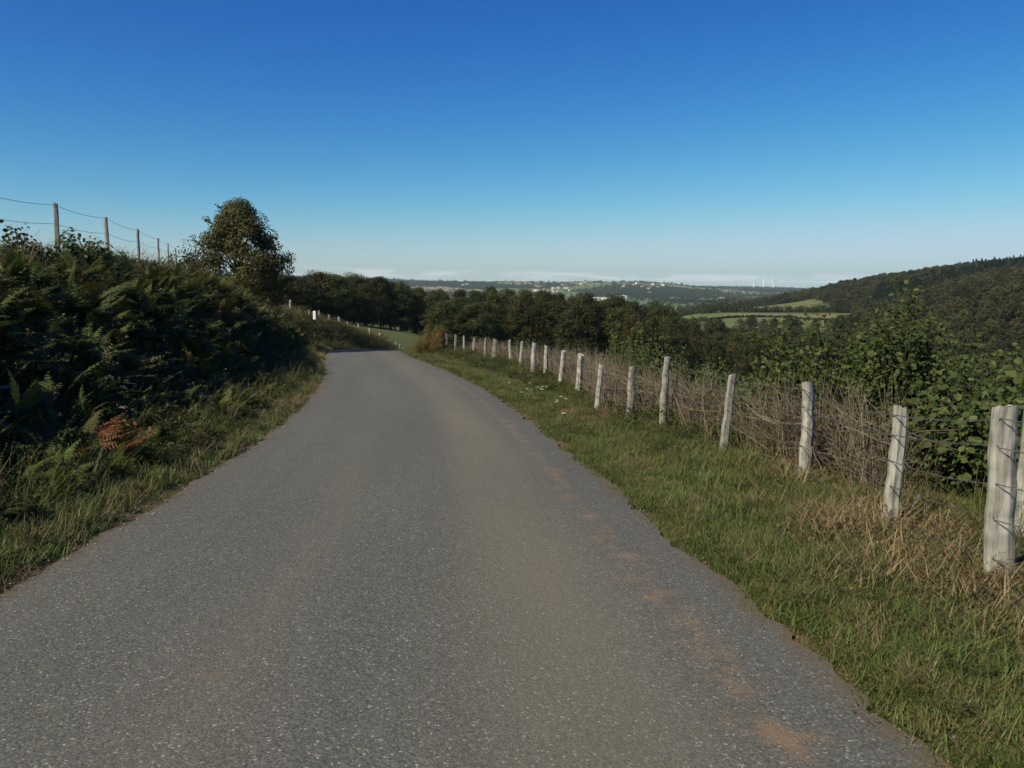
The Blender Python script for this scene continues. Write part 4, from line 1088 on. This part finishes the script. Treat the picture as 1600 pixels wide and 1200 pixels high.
# ------------------------------------------------------------------ shrubs, hedge, single plants
def shrub(name, x, y, prof, label, cat, nsh, per, leaf, mat, seed, group=None, stem='stem', gap=0.0):
    """prof: list of (dx, dy, radius, height) lobes; shoots grow from the base into them"""
    r = np.random.default_rng(seed); g0 = gh(x, y); e = empty(name, (x, y, g0)); tag(e, label, cat, group)
    st, fo = MB(), MB(); tot = sum(p_[4] if len(p_) > 4 else p_[2] ** 2 * p_[3] for p_ in prof)
    for p_ in prof:
        dx, dy, rad, h_ = p_[:4]; k_ = max(3, int(nsh * (p_[4] if len(p_) > 4 else rad ** 2 * h_) / tot))
        gz = gh(x + dx, y + dy) - g0
        for _ in range(k_):
            a_ = r.uniform(0, 6.283); q = math.sqrt(r.uniform()) * rad
            tip = np.array([dx + math.cos(a_) * q, dy + math.sin(a_) * q, gz + h_ * (1 - .45 * (q / rad) ** 2) * r.uniform(.55, 1.03)])
            b = np.array([dx + math.cos(a_) * q * .3 + r.normal(0, .05), dy + math.sin(a_) * q * .3 + r.normal(0, .05), 0]); b[2] = gh(x + b[0], y + b[1]) - g0 - .05
            f = np.linspace(0, 1, 6); Pm = b + np.outer(f, tip - b) + np.outer(f * (1 - f), r.normal(0, .18, 3) + np.array([0, 0, .12])) 
            tube(st, Pm, np.linspace(.009, .002, 6), 3, cap=False)
            v = r.uniform(.22, 1, per) ** .7; C_ = np.stack([np.interp(v, f, Pm[:, i]) for i in range(3)], 1)
            out = unit(r.normal(size=(per, 3)) * [1, 1, .5]); C_ = C_ + out * r.uniform(.02, .16, (per, 1)) * (leaf / .075)
            nr = unit(np.array([-.25, -.35, .9]) + r.normal(0, .55, (per, 3))); dd = unit(out + np.array([0, 0, -.35]))
            sz = leaf * r.uniform(.55, 1.2, per); leaves(fo, C_, dd, nr, sz, sz * .85, .12, hexa=True)
    st.obj('stems', M[stem], e); fo.obj('foliage', M[mat], e)
    return e

shrub('hazel_shrub', 4.75, 9.6, [(0, 0, .6, 2.65, 3.4), (.25, .5, .5, 2.65, 2.4), (-.45, .7, .8, 2.4), (-.9, 1.6, .8, 2.05), (.7, -.3, .9, 2.25), (1.5, .3, 1.0, 2.3)], 'tall leafy hazel behind the near fence posts, its tip rising before the hill', 'shrub', 480, 38, .066, 'leaf_hazel', 61)
shrub('hazel_shrub', 4.75, 7.2, [(0, 0, .75, 1.75), (.8, -.5, .8, 1.65), (-.35, .8, .6, 1.55), (.3, -1.3, .7, 1.45)], 'low broad hazel with large leaves just behind the nearest thick post', 'shrub', 260, 32, .08, 'leaf_hazel', 62)
shrub('hazel_shrub', 4.5, 13.3, [(0, 0, .9, 1.55), (-.6, 1.5, .8, 1.35), (.9, -.8, .9, 1.7), (-.2, 3.2, .9, 1.5)], 'low leafy hazel growing over the dead brushwood in the middle of the fence', 'shrub', 240, 30, .068, 'leaf_hazel', 63)
shrub('hazel_shrub', 3.45, 22.5, [(0, 0, .75, 2.75), (-.5, .5, .7, 2.1), (.7, -.6, .8, 2.3), (-.1, -1.4, .9, 1.7), (1.5, -1.2, .9, 1.9)], 'bright green hazel standing above the brushwood hedge before the wood', 'shrub', 260, 24, .085, 'leaf_hazel', 64)
shrub('hazel_shrub', 1.0, 35.5, [(0, 0, 1.0, 1.9), (-.9, 1.2, .9, 1.6), (1.0, -1.3, 1.0, 1.55)], 'small rounded hazel behind the far fence posts', 'shrub', 130, 22, .09, 'leaf_hazel', 65)
shrub('hazel_shrub', 2.9, 29.0, [(0, 0, 1.0, 1.5), (-.8, 1.6, 1.0, 1.45), (.6, -2.0, 1.0, 1.5)], 'low green hazel thicket behind the fence before the dark wood', 'shrub', 130, 22, .09, 'leaf_hazel', 66)
shrub('ochre_bush', -4.95, 46.5, [(0, 0, .45, 2.0), (-.25, -1.8, .5, 1.1), (.6, 1.6, .5, 1.9), (.5, -1.6, .45, 1.3), (.2, 3.2, .5, 1.7)], 'rust-coloured weedy bush at the road edge on the crest', 'bush', 300, 34, .05, 'ochre', 67)

# dead brushwood woven along the fence
r = np.random.default_rng(71)
a = MB(); path = np.array([(p_[0] + .22, p_[1]) for p_ in POSTS[1:17]])
cum = np.concatenate([[0], np.cumsum(np.hypot(*np.diff(path, axis=0).T))])
h0 = np.array([path[0, 0], path[0, 1], gh(*path[0])])
sN = 6800
sv = 1.2 + (cum[-1] - 1.2) * r.uniform(size=sN) ** 1.15
bx = np.interp(sv, cum, path[:, 0]); by = np.interp(sv, cum, path[:, 1]); off = np.abs(r.normal(0, .33, sN))
tanx = np.gradient(path[:, 0], cum); tx = np.interp(sv, cum, tanx); ty = np.sqrt(np.clip(1 - tx * tx, 0, 1))
bx = bx + off * ty; by = by - off * tx
bz = ground_h(bx, by)
dens = fnoise(sv * .6, sv * 0, 5)
for i in range(sN):
    if (sv[i] < 3.0 and r.uniform() < .45) or (dens[i] < .42 and r.uniform() < .55): continue
    lean = r.normal(0, .45); L_ = r.uniform(.5, 1.18) * (.82 + .5 * dens[i]); lying = r.uniform() < .3
    if lying: lean = r.choice([-1, 1]) * r.uniform(.9, 2.2); z0 = r.uniform(.1, .75); L_ *= 1.2
    else: z0 = -.04
    d = np.array([tx[i] * lean + r.normal(0, .2), ty[i] * lean + r.normal(0, .2), 1.0 if not lying else r.uniform(-.1, .5)]); d = d / np.linalg.norm(d) * L_
    b = np.array([bx[i], by[i], bz[i] + z0]) - h0; cv = r.normal(0, .06, 3)
    P = [b, b + d * .35 + cv, b + d * .7 + cv * .8 + r.normal(0, .02, 3), b + d]
    r0 = r.uniform(.0025, .0075) * (1.0 + .012 * sv[i]); tube(a, P, [r0, r0 * .8, r0 * .6, r0 * .3], 3, cap=False)
    for _ in range(r.integers(0, 3)):
        q = P[1] + (P[2] - P[1]) * r.uniform(); e2 = q + unit(d + r.normal(0, .45, 3)) * L_ * r.uniform(.2, .4); tube(a, [q, e2], [r0 * .55, r0 * .25], 3, cap=False)
hd = a.obj('brushwood_hedge', M['twig']); hd.location = h0
tag(hd, 'hedge of dead reddish-brown brushwood woven along the wire fence', 'hedge')

# tree on the bank
tb = at(378, 470, 46.0); x_, y_ = tb[0], 46.0
def tshape(u): return float(np.interp(u, [0, .15, .35, .6, .8, 1], [.95, 1.05, 1.05, .9, .6, .15]))
mt, mc = make_tree_meshes(901, H=10, W=8.6, base=.05, clumps=230, per=160, leaf=.20, shape=tshape, limbs=16, clump_r=.95)
r = np.random.default_rng(77)
for pz, px_o, ln in ((9.4, -1.6, 1.0), (8.4, -3.0, .9), (6.5, -4.3, 1.0), (5.2, 4.4, .8), (3.2, 4.6, .9), (7.0, 3.3, .7), (9.7, .5, .7), (4.5, -4.8, .8), (3.6, -5.2, .8)):   # straggling outer sprays
    c = np.array([px_o, 0, pz]); dirn = unit(np.array([np.sign(px_o) * 1.0, r.normal(0, .4), .7])); f = r.uniform(0, 1, 70)
    q = c + np.outer((f - .6) * ln * 2, dirn) + r.normal(0, .16, (70, 3)); leaves(mc, q, rand_dirs(70, r), rand_dirs(70, r), .26, .17)
    tube(mt, [c - dirn * 2.2, c, c + dirn * ln * .7], [.05, .03, .01], 4)
tp = at(368, 316, 46.0)
g0 = gh(x_, y_); Ht = tp[2] - g0
bt = empty('bank_tree', (x_, y_, g0)); bt.scale = (.58, .58, Ht / 10.2)
tag(bt, 'bushy olive-brown tree standing on the bank against the sky', 'tree')
mt.obj('trunk', M['bark'], bt, True); mc.obj('crown', M['leaf_oak'], bt)

for i, (dx_, dy_, h_) in enumerate(((-2.6, -1.0, 1.5), (1.6, -1.5, 1.5), (2.9, -.4, 1.2))):
    shrub('bank_bush', x_ + dx_, y_ + dy_, [(0, 0, 1.1, h_), (.9, -.4, .9, h_ * .8)], ['low olive bush at the uphill foot of the bank tree', 'low olive bush at the road-side foot of the bank tree', 'small olive bush just beyond the bank tree'][i], 'bush', 70, 24, .11, 'leaf_oak', 960 + i)
# young shoots breaking the skyline of the bank
for i, (px, ty, y_, sc_) in enumerate([(18, 345, 15.0, .5), (60, 372, 16, .4), (105, 352, 16.5, .4), (135, 358, 17.5, .55), (150, 368, 19, .5), (185, 385, 21, .5), (225, 395, 24, .5), (290, 372, 31, .6), (270, 388, 30, .6)]):
    tp = at(px, ty, y_); x_ = tp[0]; h_ = max(.7, tp[2] - gh(x_, y_))
    shrub('young_shoot', x_, y_, [(0, 0, sc_ * .7, h_), (.2, .3, sc_ * .6, h_ * .75)], ['leafy young shoots on the bank beside the first fence post from the picture edge', 'low leafy shoots between bank fence posts', 'thin leafy shoots beside the tallest post of the bank fence', 'thick leafy shoots between the first two bank fence posts', 'leafy shoots just before the second bank fence post', 'leafy shoots past the second bank fence post', 'leafy shoots near the third bank fence post', 'thin wispy shoots at the left foot of the bank tree', 'low shoots between the last bank fence posts and the tree'][i],
          'shoots', 46, 22, .085, 'leaf_bramble', 800 + i, 'young shoots along the bank top')

# rust-red dead bracken and tall seed heads in the foreground of the left verge
for i, (px, py, y_, L_) in enumerate([(50, 725, 7.9, 1.0), (110, 715, 8.3, .95), (150, 705, 8.8, .95)]):
    tpw = at(px, py, y_); x_ = tpw[0]; g0 = gh(x_, y_); r = np.random.default_rng(850 + i); a = MB()
    for k_ in range(4): frond(a, r, np.array([r.normal(0, .1), r.normal(0, .1), 0.0]), r.uniform(0, 6.28), L_ * r.uniform(.8, 1.1), r.uniform(.75, 1.0), r.uniform(.4, .65))
    o = a.obj('dead_fern', M['fern_brown']); o.location = (x_, y_, g0 - .02)
    tag(o, ['rust-orange dead fern at the edge of the picture on the left verge', 'rust-orange dead fern, middle one of three on the left verge', 'rust-orange dead fern nearest the tall pink flower heads'][i], 'fern', 'dead ferns on the left verge')

def umbel(name, x_, y_, h_, rad, mat, label, group, seed):
    r = np.random.default_rng(seed); g0 = gh(x_, y_); e = empty(name, (x_, y_, g0)); tag(e, label, 'flower', group)
    a = MB(); top = np.array([r.normal(0, .05), r.normal(0, .05), h_]); tube(a, [(0, 0, -.05), (top[0] * .4, top[1] * .4, h_ * .5), top], [.004, .003, .002], 4, cap=False)
    q = r.uniform(.15, .8, 14); leaves(a, np.outer(q, top), unit(r.normal(size=(14, 3)) * [1, 1, .3]), np.array([0, 0, 1.0]) + r.normal(0, .3, (14, 3)), .09, .025)
    for k_ in range(9): tube(a, [top - [0, 0, .05], top + np.array([r.normal(0, rad * .5), r.normal(0, rad * .5), .0])], .0012, 3, cap=False)
    a.obj('stem', M['stem'], e)
    b = MB(); n_ = 70; c = np.stack([r.normal(0, rad * .5, n_), r.normal(0, rad * .5, n_), r.normal(0, rad * .12, n_)], 1) + top
    leaves(b, c, rand_dirs(n_, r) * [1, 1, .3], np.array([0, 0, 1.0]) + r.normal(0, .35, (n_, 3)), rad * .35, rad * .32, .1)
    b.obj('flower_head', mat, e)
yar = [(885, 657), (880, 659), (842, 621), (838, 618), (850, 619), (803, 615), (872, 632), (882, 636), (812, 625), (824, 621), (825, 613), (870, 637), (868, 640), (846, 618)]
for i, (px, py) in enumerate(yar):
    y_ = 1.0 / ((py + 8 - hor(px)) / 1245 - .0755) * 1.42; y_ = min(max(y_, 10), 24)
    umbel('yarrow_flower', at(px, py, y_)[0], y_, random.uniform(.2, .3), .03, M['flower_white'], 'small white yarrow head in the grass verge below the fence', 'white yarrow flowers on the verge', 870 + i)
for i, (px, py, y_) in enumerate([(185, 624, 11.5), (172, 632, 11.6), (183, 645, 11), (150, 660, 10.5), (4, 650, 8.5), (140, 648, 10.8), (190, 665, 10)]):
    tpw = at(px, py, y_); umbel('faded_flower', tpw[0], y_, max(.6, tpw[2] - gh(tpw[0], y_)), .055, M['flower_pink'], ['tallest faded pink flower head above the left verge', 'faded flower head just left of the tallest one', 'faded flower head just below the tallest one', 'low faded flower head above the rusty ferns', 'faded flat flower head at the very edge of the picture', 'faded flower head behind the rusty ferns', 'lowest faded flower head beside the rusty ferns'][i], 'faded flower heads on the left verge', 890 + i)

# ------------------------------------------------------------------ the air
m, t, out = new_mat('haze_air')
pv = nd(t, 'ShaderNodeVolumePrincipled'); pv.inputs['Color'].default_value = (.72, .90, 1.0, 1); pv.inputs['Density'].default_value = 6.0e-5; pv.inputs['Density Attribute'].default_value = ''; pv.inputs['Temperature Attribute'].default_value = ''
pv.inputs['Anisotropy'].default_value = .2
t.links.new(pv.outputs[0], out.inputs['Volume'])
zlo, zhi = float(GZ.min()) - 1.0, max(float(GZ.max()), 160.0) + 20
a = MB(); V_ = [(x_, y_, z_) for z_ in (zlo, zhi) for x_, y_ in ((-10000, -600), (10000, -600), (10000, 10200), (-10000, 10200))]
a.add(V_, [[0, 1, 5, 4], [1, 2, 6, 5], [2, 3, 7, 6], [3, 0, 4, 7], [4, 5, 6, 7], [3, 2, 1, 0]])
hz = a.obj('haze', m); tag(hz, 'thin bluish haze over the far country', 'haze', kind='stuff')
